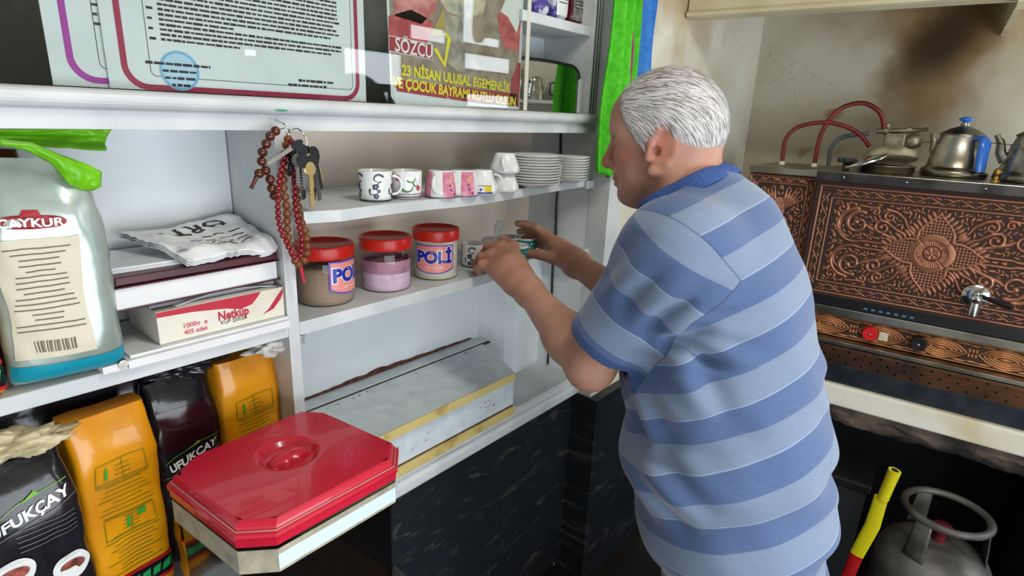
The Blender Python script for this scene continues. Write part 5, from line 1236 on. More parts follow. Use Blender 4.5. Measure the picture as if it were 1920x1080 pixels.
# ================================================================== JUG SHELF ON THE STREET WALL (seen in the niche mirror)
js = thing('wall_shelf', 'narrow white shelf on the street wall carrying four steel jugs', 'shelf', (1.62, -1.3, 1.60))
part('shelf_board', PE, js, lambda b: b.box(-.45, 0, -.018, .45, .16, 0, 0, .002))
for x in (-.35, .35): part('bracket', M['steel'], js, lambda b: b.box(x-.01, .001, -.10, x+.01, .12, -.018))
jugl = ['steel jug at the left end of the street wall shelf', 'small steel jug second on the street wall shelf', 'steel jug third on the street wall shelf', 'steel jug at the right end of the street wall shelf']
for i, x in enumerate((-.24, -.08, .08, .24)):
    if i == 0:
        j0 = thing('steel_jug', jugl[0], 'jug', (1.62+x, -1.215, 1.6002), 0, 'steel jugs on the street wall shelf'); r = .048
        part('jug_body', M['steel'], j0, lambda b: b.lathe([(r, 0), (r*1.05, .01), (r*.95, .06), (r*.75, .11), (r*.78, .125), (r*.5, .135), (.0001, .14)], 32))
        part('handle', M['black'], j0, lambda b: b.tube([(-r*.7, 0, .11), (-r*1.5, 0, .10), (-r*1.5, 0, .04), (-r*.95, 0, .03)], .006, 8)); part('spout', M['steel'], j0, lambda b: b.tube([(r*.9, 0, .05), (r*1.3, 0, .08), (r*1.45, 0, .115)], [.010, .007, .005], 10))
    else: dup(j0, (1.62+x, -1.215, 1.6002), 0, jugl[i])
# ================================================================== HOOK, BEADS AND KEYS
YK = .852
def kp(u, v, dy=0.0): p = onY(u, v, YK); return Vector((p.x, YK+dy, p.z))
hook = thing('ledge_hook', 'small bent metal hook under the ledge holding beads and keys', 'hook', (0, 0, 0))
part('hook_wire', M['chrome'], hook, lambda b: b.tube(catm([kp(530, 226, .022), kp(528, 229, .005), kp(531, 233, -.004), kp(536, 240, -.006), kp(540, 247, -.004), kp(537, 253, 0)], 5), .0014, 8))
def bead_string(name, label, px, r, m, cm, tail=None, dy=0.0, closed=False, gap=2.0, tailm=None, jit=.004):
    path = catm([kp(u, v, dy+.004*math.sin(i*1.7)) for i, (u, v) in enumerate(px)], 12)
    t = thing(name, label, 'prayer beads', path[0], 0, 'bead strings hung on the hook'); p0 = path[0].copy()
    b = MB(); b.tube([p-p0 for p in path], .0007, 5); b.build('cord', cm, t)
    b = MB(); b.sphere((0, 0, 0), r, 8); bd = b.build('bead', m, t)
    acc = 0; step = r*gap; last = path[0]; first = True; rnd = random.Random(len(px))
    for i in range(1, len(path)):
        seg = (path[i]-path[i-1]).length; acc += seg
        while acc >= step:
            acc -= step; q = path[i]-(path[i]-path[i-1])*(acc/seg if seg else 0)-p0; q.y += rnd.uniform(-jit, jit)*.3
            if first: o = bd; first = False
            else: o = bd.copy(); C.objects.link(o); o.parent = t
            o.location = q
    if tail: b = MB(); b.tube([kp(u, v, dy)-p0 for u, v in tail], [.0035, .0028, .0030], 10); b.build('end_piece', tailm or m, t)
    return t
Mbr = mat('brown_bead', '#431a12', .22, col2='#5a281a', nscale=90, coat=.3); Mrd = mat('ruby_bead', '#7a0d1c', .12, coat=.6); Mam = mat('amber_bead', '#87512c', .3, col2='#6e3c20', nscale=90)
bead_string('prayer_beads', 'string of large dark brown wooden prayer beads with a tail piece sticking out left', ((534, 240), (517, 247), (504, 258), (495, 274), (491, 292), (496, 312), (503, 330), (507, 348), (512, 362), (520, 372)), .0072, Mbr, M['ink'], None)
bead_string('prayer_beads', 'short brown bead end with a dark tapered stick pointing down left', ((498, 324), (492, 325), (480, 325)), .0072, Mbr, M['ink'], ((478, 331), (474, 341), (468, 353)), dy=-.004, gap=2.1)
bead_string('prayer_beads', 'string of ruby red glass prayer beads hanging in a long loop', ((540, 262), (528, 300), (516, 340), (512, 372), (516, 402), (523, 432), (532, 458), (543, 478), (553, 484), (559, 472), (556, 446), (553, 418), (550, 390), (546, 350), (542, 300), (540, 262)), .0048, Mrd, M['red'], None, dy=-.010)
bead_string('prayer_beads', 'string of light brown prayer beads in the longest loop with a red tassel', ((538, 256), (532, 300), (528, 350), (532, 385), (536, 415), (539, 445), (545, 475), (553, 494), (564, 493), (573, 480), (571, 455), (566, 425), (560, 395), (552, 360), (545, 300), (538, 256)), .0066, Mam, M['ink'], ((561, 498), (564, 512), (568, 528)), dy=-.004, tailm=M['red'])
kr = thing('key_bunch', 'bunch of brass and black-headed keys on a steel ring', 'keys', (0, 0, 0))
rc = kp(556, 262)
part('split_ring', M['chrome'], kr, lambda b: b.tube([rc+Vector((.017*math.cos(a), .004*math.sin(a*2), .017*math.sin(a))) for a in np.linspace(0, 2*PI, 41)[:-1]], .0012, 8, closed=True))
def key(u0, v0, u1, v1, hm, bm, w_=.012, dy=0.0, teeth=True):
    a, c = kp(u0, v0, dy-.016), kp(u1, v1, dy-.018); d = (c-a); L = d.length; d.normalize(); s_ = Vector((d.z, 0, -d.x)).normalized(); n_ = d.cross(s_)
    P = lambda x, y, z: a+d*x+s_*y+n_*z
    b = MB(); hl_ = min(.022, L*.42)
    pts = [(hl_*.5+hl_*.5*math.cos(t), w_*.95*math.sin(t)*.75) for t in np.linspace(0, 2*PI, 19)[:-1]]
    b.prism(pts, -.0016, .0016, 0, fn=P)
    bl = [(hl_*.9, -.0035), (L-.003, -.0035), (L, 0), (L-.001, .0025)]
    x = L-.003
    while x > hl_+.004 and teeth: bl += [(x, .0035), (x-.0015, .0015), (x-.003, .0035)]; x -= .0045
    bl += [(hl_*.9, .0035)]
    b.prism(bl, -.0009, .0009, 1, fn=P); b.build('key', [hm, bm], kr)
br_ = mat('pale_brass', '#b8a06a', .35, .9)
for a in ((548, 262, 482, 304, M['black'], M['steel'], .008, -.012), (560, 285, 566, 350, br_, br_, .012, -.012), (566, 290, 572, 374, br_, br_, .010, -.008), (572, 276, 588, 345, M['black'], br_, .011, -.006), (552, 270, 552, 330, M['black'], M['steel'], .014, .004), (562, 272, 578, 362, M['black'], M['black'], .012, .0), (540, 270, 534, 330, M['black'], M['darksteel'], .011, .006), (545, 272, 544, 318, M['chrome'], M['chrome'], .010, -.004), (576, 285, 592, 342, M['black'], M['black'], .008, .004), (550, 268, 541, 345, M['black'], M['steel'], .015, -.009), (556, 270, 556, 372, M['black'], M['darksteel'], .015, -.002), (543, 266, 529, 318, M['black'], M['black'], .014, -.006), (568, 272, 585, 352, M['black'], M['black'], .012, -.010), (546, 285, 549, 352, M['black'], M['chrome'], .014, -.016), (558, 300, 562, 385, br_, br_, .012, -.018), (536, 285, 538, 345, M['darksteel'], M['chrome'], .012, -.014), (565, 285, 578, 372, M['black'], M['darksteel'], .012, -.015)): key(*a)
part('round_tag', M['white'], kr, lambda b: b.lathe([(.006, 0), (.006, .0012)], 20, 0, kp(577, 350, -.014), ax=(0, 1, 0)))

# ================================================================== PERSON (one continuous surface from smoothly blended volumes)
Z3 = np.array([0, 0, 1.])
Lh = -VM[:, 0]*np.array([1, 1, 0]); Lh /= np.linalg.norm(Lh); Ah = VM[:, 2]*np.array([1, 1, 0]); Ah /= np.linalg.norm(Ah)
def frame(yaw, pitch):
    y = math.radians(yaw); p_ = math.radians(pitch); Fh = math.cos(y)*Lh+math.sin(y)*Ah
    F = math.cos(p_)*Fh-math.sin(p_)*Z3; U = math.cos(p_)*Z3+math.sin(p_)*Fh; return F, np.cross(F, U), U
A = lambda u, v, c: np.array(at(u, v, c))
class Cap:      # tapered capsule
    def __init__(s, a, b, ra, rb, k=.02): s.a, s.b, s.ra, s.rb, s.k = np.array(a, float), np.array(b, float), ra, rb, k
    def d(s, P):
        ab = s.b-s.a; t = np.clip(((P-s.a)@ab)/max(ab@ab, 1e-12), 0, 1); return np.linalg.norm(P-s.a-t[..., None]*ab, axis=-1)-(s.ra+(s.rb-s.ra)*t)
class Ell:      # oriented ellipsoid
    def __init__(s, c, r, B=None, k=.02): s.c, s.r, s.k = np.array(c, float), np.array(r, float), k; s.B = np.eye(3) if B is None else np.array(B)
    def d(s, P):
        q = (P-s.c)@s.B.T; k0 = np.linalg.norm(q/s.r, axis=-1); k1 = np.linalg.norm(q/(s.r**2), axis=-1); return k0*(k0-1)/np.maximum(k1, 1e-9)
def smin(a, b, k):
    h = np.clip(.5+.5*(b-a)/k, 0, 1); return b*(1-h)+a*h-k*h*(1-h)
def field(prims, P, subs=()):
    d = None
    for p in prims: q = p.d(P); d = q if d is None else smin(d, q, p.k)
    for p in subs: d = -smin(-d, p.d(P), p.k)
    return d
def mesh_sdf(fn, prims, lo, hi, h, name, pad=.02):
    """blockwise level set -> quads"""
    lo = np.array(lo); hi = np.array(hi); g = openvdb.FloatGrid(pad); nb = 20; n = np.ceil((hi-lo)/(h*nb)).astype(int); half = h*nb*.87
    idx = np.stack(np.meshgrid(*[np.arange(k) for k in n], indexing='ij'), -1).reshape(-1, 3); cen = lo+(idx+.5)*nb*h
    dc = fn(cen, prims); ar = np.arange(nb)*h
    for i in np.where(np.abs(dc) < half+pad)[0]:
        o = idx[i]*nb; base = lo+o*h
        P = np.stack(np.meshgrid(base[0]+ar, base[1]+ar, base[2]+ar, indexing='ij'), -1)
        use = [p for p in prims if p.d(cen[i][None])[0] < half+max(p.k*2, .02)] or prims
        g.copyFromArray(np.clip(fn(P.reshape(-1, 3), use), -pad, pad).reshape(nb, nb, nb).astype(np.float32), ijk=tuple(int(q) for q in o))
    for i in np.where(dc <= -(half+pad))[0]:
        o = idx[i]*nb; g.fill(tuple(int(q) for q in o), tuple(int(q)+nb-1 for q in o), -pad)
    v, q = g.convertToQuads(isovalue=0.0); v = v*h+lo
    me = bpy.data.meshes.new(name); me.vertices.add(len(v)); me.vertices.foreach_set('co', v.astype(np.float32).ravel())
    q = q[:, ::-1]
    me.loops.add(len(q)*4); me.loops.foreach_set('vertex_index', q.astype(np.int32).ravel()); me.polygons.add(len(q))
    me.polygons.foreach_set('loop_start', np.arange(0, len(q)*4, 4, dtype=np.int32)); me.polygons.foreach_set('use_smooth', np.ones(len(q), bool))
    me.update(calc_edges=True); me.validate(); return me, v
def add_attr(me, nm, val): a = me.attributes.new(nm, 'FLOAT', 'POINT'); a.data.foreach_set('value', val.astype(np.float32))

HC = A(1244, 263, 1.0)
HF, HR, HU = frame(27, 9)
HB = np.array([HF, HR, HU])
HK = .92                                # head size
def hp(f, r, u): return HC+(HF*f+HR*r+HU*u)*HK
def EH(c, r, B, k): return Ell(c, tuple(q*HK for q in r), B, k)
def CH(a, b, ra, rb, k): return Cap(a, b, ra*HK, rb*HK, k)
def hb(f_deg=0, r_deg=0, y_deg=0):
    """head basis turned about its own axes"""
    B = HB.copy()
    def rotv(B, ax, deg):
        a = math.radians(deg); R_ = np.array(Matrix.Rotation(a, 3, Vector(ax))); return np.array([R_ @ q for q in B])
    if r_deg: B = rotv(B, HR, r_deg)
    if y_deg: B = rotv(B, HU, y_deg)
    if f_deg: B = rotv(B, HF, f_deg)
    return B
skull = [EH(hp(-.010, 0, .040), (.095, .077, .085), HB, .03), EH(hp(-.040, 0, .012), (.066, .070, .066), HB, .03), EH(hp(.035, 0, -.015), (.053, .060, .085), HB, .03)]
face = [EH(hp(.045, 0, .045), (.044, .056, .045), HB, .03),
        EH(hp(.045, 0, -.070), (.040, .046, .040), HB, .02), EH(hp(.072, 0, -.096), (.022, .024, .018), HB, .018),
        EH(hp(.020, 0, -.098), (.045, .040, .020), HB, .03)]
for s_ in (-1, 1):
    face += [CH(hp(.000, s_*.056, -.045), hp(.055, s_*.030, -.092), .021, .019, .022), EH(hp(.056, s_*.038, -.022), (.026, .024, .026), HB, .02), EH(hp(.040, s_*.045, -.062), (.028, .020, .026), HB, .02),
             CH(hp(.082, s_*.014, .028), hp(.064, s_*.046, .026), .0115, .011, .014), CH(hp(.055, s_*.052, .015), hp(.0, s_*.068, -.002), .010, .010, .018)]
face += [CH(hp(.086, 0, .020), hp(.106, 0, -.022), .0095, .0115, .010), EH(hp(.109, 0, -.030), (.0145, .0145, .0125), HB, .008)]
for s_ in (-1, 1): face += [EH(hp(.099, s_*.012, -.034), (.012, .0085, .0085), HB, .006)]
face += [EH(hp(.084, 0, -.052), (.014, .028, .016), HB, .012), EH(hp(.093, 0, -.0615), (.009, .022, .0052), HB, .005), EH(hp(.090, 0, -.0735), (.0095, .020, .0060), HB, .005)]
fsub = []
for s_ in (-1, 1): fsub += [EH(hp(.090, s_*.031, .004), (.016, .017, .011), HB, .012)]
fsub += [CH(hp(.104, -.017, -.0672), hp(.104, .017, -.0672), .0018, .0018, .004)]
eyes = []
for s_ in (-1, 1): eyes += [EH(hp(.0695, s_*.031, .003), (.0135, .0135, .0135), HB, .002), CH(hp(.0805, s_*.019, .007), hp(.077, s_*.044, .005), .0056, .0052, .004), CH(hp(.080, s_*.021, -.006), hp(.075, s_*.042, -.006), .0045, .004, .005)]
ears = []; esub = []
for s_ in (-1, 1):
    Be = hb(0, 12, -s_*24)
    c_ = lambda f, r, u: hp(-.006, s_*.071, -.018)+Be[0]*f*1.15+Be[1]*r*s_+Be[2]*u*1.2
    es_ = 1.12
    pts = [(.014, .004, -.012), (.013, .004, .010), (.006, .008, .027), (-.008, .012, .032), (-.020, .014, .020), (-.021, .013, .002), (-.014, .009, -.016), (-.004, .005, -.028), (.006, .003, -.030)]
    ears += [Cap(c_(*pts[i]), c_(*pts[i+1]), .0048 if 1 < i < 6 else .0055, .0048 if 0 < i < 5 else .0055, .006) for i in range(len(pts)-1)]
    ears += [Ell(c_(-.003, .003, .002), (.018, .0055, .028), np.array([Be[0], Be[1], Be[2]]), .006), Ell(c_(.003, .004, -.028), (.0085, .006, .009), Be, .006), Cap(c_(-.010, .008, .016), c_(-.010, .007, -.008), .0035, .0035, .005)]
    esub += [Ell(c_(.004, .007, -.002), (.0065, .0060, .0085), Be, .004)]
neck = [Cap(hp(-.030, 0, -.035), A(1300, 392, 1.0), .060, .068, .03), Cap(hp(.005, 0, -.085), A(1270, 405, 1.0), .040, .050, .03)]
for s_ in (-1, 1): neck += [Cap(hp(-.025, s_*.055, -.030), A(1262, 410, 1.0)+HR*s_*.03, .018, .018, .025)]
TF, TR, TU = frame(25, 0)
SP = [A(1392, 1075, 1.11), A(1372, 940, 1.085), A(1354, 820, 1.06), A(1346, 690, 1.04), A(1352, 570, 1.02), A(1337, 485, 1.00), A(1312, 430, .99)]
rad = [(.146, .182), (.172, .205), (.180, .212), (.168, .205), (.140, .195), (.110, .180), (.070, .120)]     # half depth, half width
def spine_basis(i):
    a = SP[max(i-1, 0)]; b_ = SP[min(i+1, len(SP)-1)]; u = (b_-a)/np.linalg.norm(b_-a); f = TF-u*(TF@u); f /= np.linalg.norm(f); return np.array([f, np.cross(f, u), u])
def torso(off, k=.06):
    out = []
    for i, (p, (dp, wd)) in enumerate(zip(SP, rad)):
        B = spine_basis(i); out.append(Ell(p, (dp+off, wd+off, (.12 if i < 6 else .07)+off*.5), B, k))
    return out
ShL = A(1275, 468, .885); ElL = A(1107, 682, 1.005); WrL = A(993, 548, 1.215)
ShR = A(1385, 450, 1.135); ElR = A(1232, 598, 1.22); WrR = A(1080, 494, 1.37)
def arms_up(off): return [Cap(ShL, ElL, .058+off, .043+off, .03), Ell(ShL, (.064+off,)*3, None, .05), Ell(ShR, (.064+off,)*3, None, .05), Cap(ShR, ElR, .058+off, .043+off, .03)]
arms = arms_up(-.004)+[Cap(ElL, ElL+(WrL-ElL)*.35, .043, .043, .02), Cap(ElL+(WrL-ElL)*.3, WrL, .043, .0275, .02), Ell(ElL+A(1090, 712, 1.0)*0+np.array([0, 0, -.012]), (.031,)*3, None, .02),
                       Cap(ElR, ElR+(WrR-ElR)*.35, .043, .041, .02), Cap(ElR+(WrR-ElR)*.3, WrR, .041, .027, .02)]
# hands: palm plus four jointed fingers and thumb
def finger(pts, r0, r1, k=.005):
    n = len(pts)-1; return [Cap(pts[i], pts[i+1], r0+(r1-r0)*i/n, r0+(r1-r0)*(i+1)/n, k if i else .009) for i in range(n)]
# left hand (near): back of the hand to the camera, fingers curling round the cups
KL = [A(962, 462, 1.325), A(940, 462, 1.322), A(921, 477, 1.312), A(914, 500, 1.298)]         # index..little knuckles
handL = [Cap(WrL, A(962, 500, 1.27), .0265, .030, .02), Cap(WrL, A(948, 508, 1.28), .026, .026, .02), Cap(A(975, 520, 1.24), KL[0], .022, .0125, .02), Cap(A(972, 524, 1.24), KL[1], .022, .0125, .02), Cap(A(966, 528, 1.24), KL[2], .021, .0120, .02), Cap(A(962, 530, 1.235), KL[3], .020, .0110, .02)]
FL = [[KL[0], A(945, 452, 1.355), A(930, 470, 1.385), A(926, 490, 1.39)], [KL[1], A(916, 463, 1.345), A(905, 480, 1.372), A(905, 497, 1.376)], [KL[2], A(903, 482, 1.325), A(893, 496, 1.348), A(897, 510, 1.360)], [KL[3], A(904, 495, 1.300), A(896, 503, 1.322), A(900, 511, 1.338)]]
for i, fp in enumerate(FL): handL += finger(fp, (.0125, .0125, .0120, .0110)[i], (.0098, .0098, .0095, .0088)[i])
handL += finger([A(978, 520, 1.26), A(976, 503, 1.30), A(968, 494, 1.345), A(958, 490, 1.37)], .015, .0095)
KR = [A(1022, 441, 1.47), A(1026, 446, 1.49), A(1030, 456, 1.505), A(1034, 467, 1.515)]
handR = [Cap(WrR, A(1052, 474, 1.43), .026, .028, .02), Cap(WrR, KR[0], .024, .0125, .02), Cap(WrR, KR[1], .024, .0125, .02), Cap(WrR, KR[2], .024, .012, .02), Cap(WrR, KR[3], .023, .011, .02)]
FR = [[KR[0], A(1004, 427, 1.475), A(986, 421, 1.478), A(971, 419, 1.475)], [KR[1], A(1004, 434, 1.495), A(988, 431, 1.50), A(974, 434, 1.498)], [KR[2], A(1008, 446, 1.515), A(993, 442, 1.52), A(983, 446, 1.518)], [KR[3], A(1014, 460, 1.525), A(1002, 458, 1.53), A(994, 462, 1.525)]]
for i, fp in enumerate(FR): handR += finger(fp, (.0110, .0110, .0105, .0095)[i], (.0082, .0082, .008, .0072)[i])
handR += finger([A(1060, 490, 1.39), A(1036, 484, 1.405), A(1012, 477, 1.415), A(992, 476, 1.422)], .0165, .0105)
hipc = SP[0]
def ground(p, z): return np.array([p[0], p[1], z])
legs = []
for s_ in (-1, 1):
    hj = hipc+TR*s_*.10-TU*.06; kn_ = hj+TF*.03-Z3*.40; an = kn_-TF*.05-Z3*0; an = ground(an, .09)
    legs += [Cap(hj, kn_, .093, .062, .05), Cap(kn_, an, .060, .040, .03), Cap(ground(an-TF*.03, .045), ground(an+TF*.17, .035), .040, .034, .02)]
headp = skull+face; core = torso(-.020)+neck+arms+handL+handR+legs
def body_fn(P, use):
    us = set(id(p) for p in use)
    g1 = [p for p in core+headp if id(p) in us]; g1 = g1 or core[:1]
    d = field(g1, P)
    for p in fsub: d = -smin(-d, p.d(P), p.k)
    for p in eyes+ears: d = smin(d, p.d(P), p.k)
    for p in esub: d = -smin(-d, p.d(P), p.k)
    return d
def head_only(P):
    d = field(skull+face, P); return d
allp = core+headp+eyes+ears
lo = np.min([np.minimum(getattr(p, 'a', getattr(p, 'c', None)), getattr(p, 'b', getattr(p, 'c', None))) for p in allp], 0)-.26
hi = np.max([np.maximum(getattr(p, 'a', getattr(p, 'c', None)), getattr(p, 'b', getattr(p, 'c', None))) for p in allp], 0)+.26
lo[2] = -.01
man = thing('person', 'older man with white hair in a blue striped polo shirt reaching for shelf cups', 'person', (float(hipc[0]), float(hipc[1]), 0))
manL = np.array([hipc[0], hipc[1], 0])
def finish(me, v, nm, mats, parent, offs=True):
    if offs: me.vertices.foreach_set('co', (v-manL).astype(np.float32).ravel()); me.update()
    for mm in mats: me.materials.append(mm)
    o = bpy.data.objects.new(nm, me); C.objects.link(o); o.parent = parent; return o
def skin_mat():
    m = mat('weathered_skin', '#b88a75', .5, col2='#a3735f', nscale=16, lo=.35, hi=.7, bump=.25, bscale=260, sss=.12)
    nt, N, L = nodes_of(m); b = N['Principled BSDF']; prev = N[m['mix']].outputs['Result']
    for nm, c in (('blush', '#a8503f'), ('stubble', '#8f837c'), ('nail', '#d2a090')):
        a = N.new('ShaderNodeAttribute'); a.attribute_name = nm; x = N.new('ShaderNodeMix'); x.data_type = 'RGBA'
        L.new(a.outputs['Fac'], x.inputs['Factor']); L.new(prev, x.inputs['A']); x.inputs['B'].default_value = srgb(c); prev = x.outputs['Result']
    L.new(prev, b.inputs['Base Color']); b.inputs['Subsurface Scale'].default_value = .5; return m
M['skin'] = skin_mat()
me, v = mesh_sdf(body_fn, core+headp, lo, hi, .0027, 'body')
q = (v-HC)@HB.T/HK
g_ = lambda c, r: np.exp(-np.sum(((q-np.array(c))/np.array(r))**2, 1))
bl = .75*g_((.106, 0, -.028), (.02, .02, .018))+.5*(g_((.06, .045, -.02), (.03, .03, .025))+g_((.06, -.045, -.02), (.03, .03, .025)))+.55*(g_((-.01, .08, 0), (.03, .02, .035))+g_((-.01, -.08, 0), (.03, .02, .035)))+.4*g_((.0, 0, .125), (.06, .05, .03))+.6*g_((.09, 0, -.067), (.015, .02, .006))
kn2 = sum(np.exp(-np.sum((v-p)**2, 1)/.00022) for p in KL+KR+[ElL+np.array([0, 0, -.05])])
stb = .55*np.clip(g_((.05, 0, -.09), (.05, .06, .04))+g_((.095, 0, -.052), (.02, .03, .01)), 0, 1)
add_attr(me, 'blush', np.clip(bl+.16*kn2, 0, .8)); add_attr(me, 'stubble', np.clip(stb, 0, .6)); add_attr(me, 'nail', np.zeros(len(v)))
body = finish(me, v, 'body', [M['skin']], man)
for s_ in (-1, 1):
    b = MB(); b.sphere(tuple(hp(.0712, s_*.031, .0025)-manL), .0128*HK, 12); b.build('eyeball', mat('eye_white', '#cfc6bf', .15), man)
    b = MB(); b.sphere(tuple(hp(.0798, s_*.031, -.001)-manL), .0052*HK, 8); b.build('iris', mat('dark_iris', '#2a1a12', .1), man)
# ---- hair
def hair_mask(Q):
    f, r, u = Q[:, 0], Q[:, 1], Q[:, 2]
    low = np.where(f < -.030, -.040-.0*f, np.where(f < .012, .038+(f+.03)*0, -.012+(f-.012)*1.2))
    # around the ear the line climbs over it
    t = np.clip((f+.045)/.02, 0, 1); low = np.where((f > -.045) & (f < -.025), -.040+(.078)*t, low)
    t2 = np.clip((f-.008)/.012, 0, 1); low = np.where((f > .008) & (f < .02), .038-.045*t2, low)
    m = u-low
    front = .046+.35*np.clip(u-.02, 0, .05)-.0*u-np.clip(u-.075, 0, .1)*.1; m = np.minimum(m, (front-f))
    return m
def hair_fn(P, use):
    d = head_only(P); Q = (P-HC)@HB.T/HK; mk = hair_mask(Q)
    top = np.exp(-((Q[:, 0]+.03)/.06)**2-(Q[:, 1]/.035)**2)*np.clip((Q[:, 2]-.09)/.02, 0, 1)
    th = .0036-.008*top-.012*np.clip((Q[:, 2]-.085)/.03, 0, 1)
    st = .0006*np.sin(Q[:, 1]*420+Q[:, 0]*60+Q[:, 2]*70)+.0005*np.sin(Q[:, 1]*190-Q[:, 2]*330+Q[:, 0]*240)
    return np.maximum(d-th-st*.8, -(mk*.9)+.0006*np.sin(Q[:, 0]*900)+.0005)
lo2 = HC-.16; hi2 = HC+.16
mh_ = mat('white_grey_hair', '#9f9a97', .6, col2='#8a8380', nscale=40, lo=.35, hi=.65, bump=.6, bscale=300, stretch=(1, 1, .3))
me, v = mesh_sdf(hair_fn, skull+face, lo2, hi2, .0020, 'hair')
hair = finish(me, v, 'hair', [mh_], man)
# strands combed back and down
rnd = random.Random(12); b = MB(); cnt = 0
def proj(p, off):
    for _ in range(3):
        e = 1e-3; P = np.array([p, p+[e, 0, 0], p+[0, e, 0], p+[0, 0, e]]); d = head_only(P); g0 = (d[1:]-d[0])/e; g0 /= max(np.linalg.norm(g0), 1e-6); p = p-g0*(d[0]-off)
    return p, g0
dirs = []
for i in range(9500):
    a = rnd.uniform(0, 2*PI); zz = rnd.uniform(-.55, 1); r_ = math.sqrt(1-zz*zz); dirs.append((r_*math.cos(a), r_*math.sin(a), zz))
dirs = np.array(dirs); P0 = HC+(dirs*np.array([.11, .09, .10])+np.array([-.012, 0, .03]))*HK@HB
def vproj(P, off):
    e = 1e-3
    for _ in range(3):
        d = head_only(P); g = np.stack([(head_only(P+np.eye(3)[k]*e)-d)/e for k in range(3)], 1); g /= np.maximum(np.linalg.norm(g, axis=1, keepdims=True), 1e-6); P = P-g*(d-off)[:, None]
    return P, g
P0, G0 = vproj(P0, .003); Q0 = (P0-HC)@HB.T/HK; mk0 = hair_mask(Q0); keep = (mk0 > -.001)
topm = np.exp(-((Q0[:, 0]+.025)/.07)**2-(Q0[:, 1]/.045)**2)*(Q0[:, 2] > .09); keep &= (np.random.RandomState(1).rand(len(P0)) > np.maximum(topm*.85, .35*(Q0[:, 2] > .09)))
P0 = P0[keep]; Q0 = Q0[keep]
segs = [P0]; cur = P0; rs = np.random.RandomState(3); jit = rs.randn(len(P0), 3)*.16
for k in range(4):
    Qc = (cur-HC)@HB.T/HK; wdn = np.clip((.07-Qc[:, 2])/.08, 0, 1)[:, None]
    dirv = -HF*(1-.55*wdn)-HU*(.25+1.0*wdn)+jit*.5; cur = cur+dirv/np.linalg.norm(dirv, axis=1, keepdims=True)*.0085
    cur, G = vproj(cur, .0040+.0005*k); segs.append(cur)
S_ = np.stack(segs, 1); n_ = len(P0); sw_ = np.cross(S_[:, 1]-S_[:, 0], G); sw_ /= np.maximum(np.linalg.norm(sw_, axis=1, keepdims=True), 1e-9)
wv = np.array([.0004, .0005, .0005, .0004, .0001])
vv = np.stack([S_-sw_[:, None]*wv[None, :, None], S_+sw_[:, None]*wv[None, :, None]], 2).reshape(-1, 3)-manL
ff_ = []
for i in range(n_):
    o_ = i*10
    for k in range(4): ff_.append((o_+2*k, o_+2*k+1, o_+2*k+3, o_+2*k+2))
me = bpy.data.meshes.new('hair_strands'); me.from_pydata(vv.tolist(), [], ff_); [me.materials.append(mat(nm_, c_, .5)) for nm_, c_ in (('silver_strand', '#dedcdc'), ('grey_strand', '#aaa5a2'), ('dark_grey_strand', '#75706c'))]; me.update()
mi = np.repeat(np.random.RandomState(5).choice(3, n_, p=(.62, .28, .10)), 4).astype(np.int32); me.polygons.foreach_set('material_index', mi)
o = bpy.data.objects.new('hair_strands', me); C.objects.link(o); o.parent = man
for s_ in (-1, 1):
    b = MB(); r3 = random.Random(4)
    for k in range(60):
        t = r3.random(); p = hp(.092-.020*t+.0, s_*(.014+.036*t), .031+r3.uniform(-.004, .004)-.004*t)-manL; d_ = HR*s_*.007+HU*r3.uniform(-.002, .003); b.add([p, p+d_*.5+HU*.0006, p+d_, p+d_*.5-HU*.0006], [(0, 1, 2, 3)])
    b.build('eyebrow', mat('grey_eyebrow', '#6b645f', .7), man)
# ---- shirt
hem = SP[0]+spine_basis(0)[2]*(-.02); hemN = spine_basis(0)[2]
armdir = (ElL-ShL)/np.linalg.norm(ElL-ShL); cuffP = ShL+armdir*.205
armdirR = (ElR-ShR)/np.linalg.norm(ElR-ShR); cuffPR = ShR+armdirR*.20
nb_c = A(1294, 370, .995); nb_n = VM @ _n((-.47, -.88, .10))
slL = [Ell(ShL+armdir*.015, (.083,)*3, None, .05), Cap(ShL, ShL+armdir*.25, .078, .066, .035)]
slR = [Ell(ShR, (.078,)*3, None, .05), Cap(ShR, ShR+armdirR*.25, .074, .066, .035)]
shp_ = torso(.004)+slL+slR+[Cap(A(1303, 392, 1.0), A(1330, 440, .99), .078, .10, .05)]
creases = [((1250, 655, .88), (1330, 760, .90), .0055, .012), ((1262, 640, .88), (1400, 770, .94), .0045, .011), ((1248, 668, .88), (1300, 830, .92), .005, .013), ((1290, 600, .87), (1470, 560, .97), .003, .014), ((1262, 622, .87), (1395, 655, .92), .0045, .010),
           ((1235, 470, .86), (1150, 560, .92), .004, .010), ((1300, 500, .85), (1180, 600, .90), .0045, .011), ((1310, 560, .86), (1215, 640, .88), .004, .010), ((1270, 430, .87), (1200, 480, .91), .003, .009), ((1200, 860, .95), (1330, 960, .93), .004, .016), ((1190, 720, .95), (1240, 850, .93), .004, .013), ((1420, 880, .97), (1550, 900, 1.05), .003, .018), ((1400, 990, .98), (1540, 950, 1.05), .0035, .018), ((1440, 700, .95), (1520, 740, 1.02), .003, .014)]
CR = [(A(*a), A(*b_), am, w_) for a, b_, am, w_ in creases]
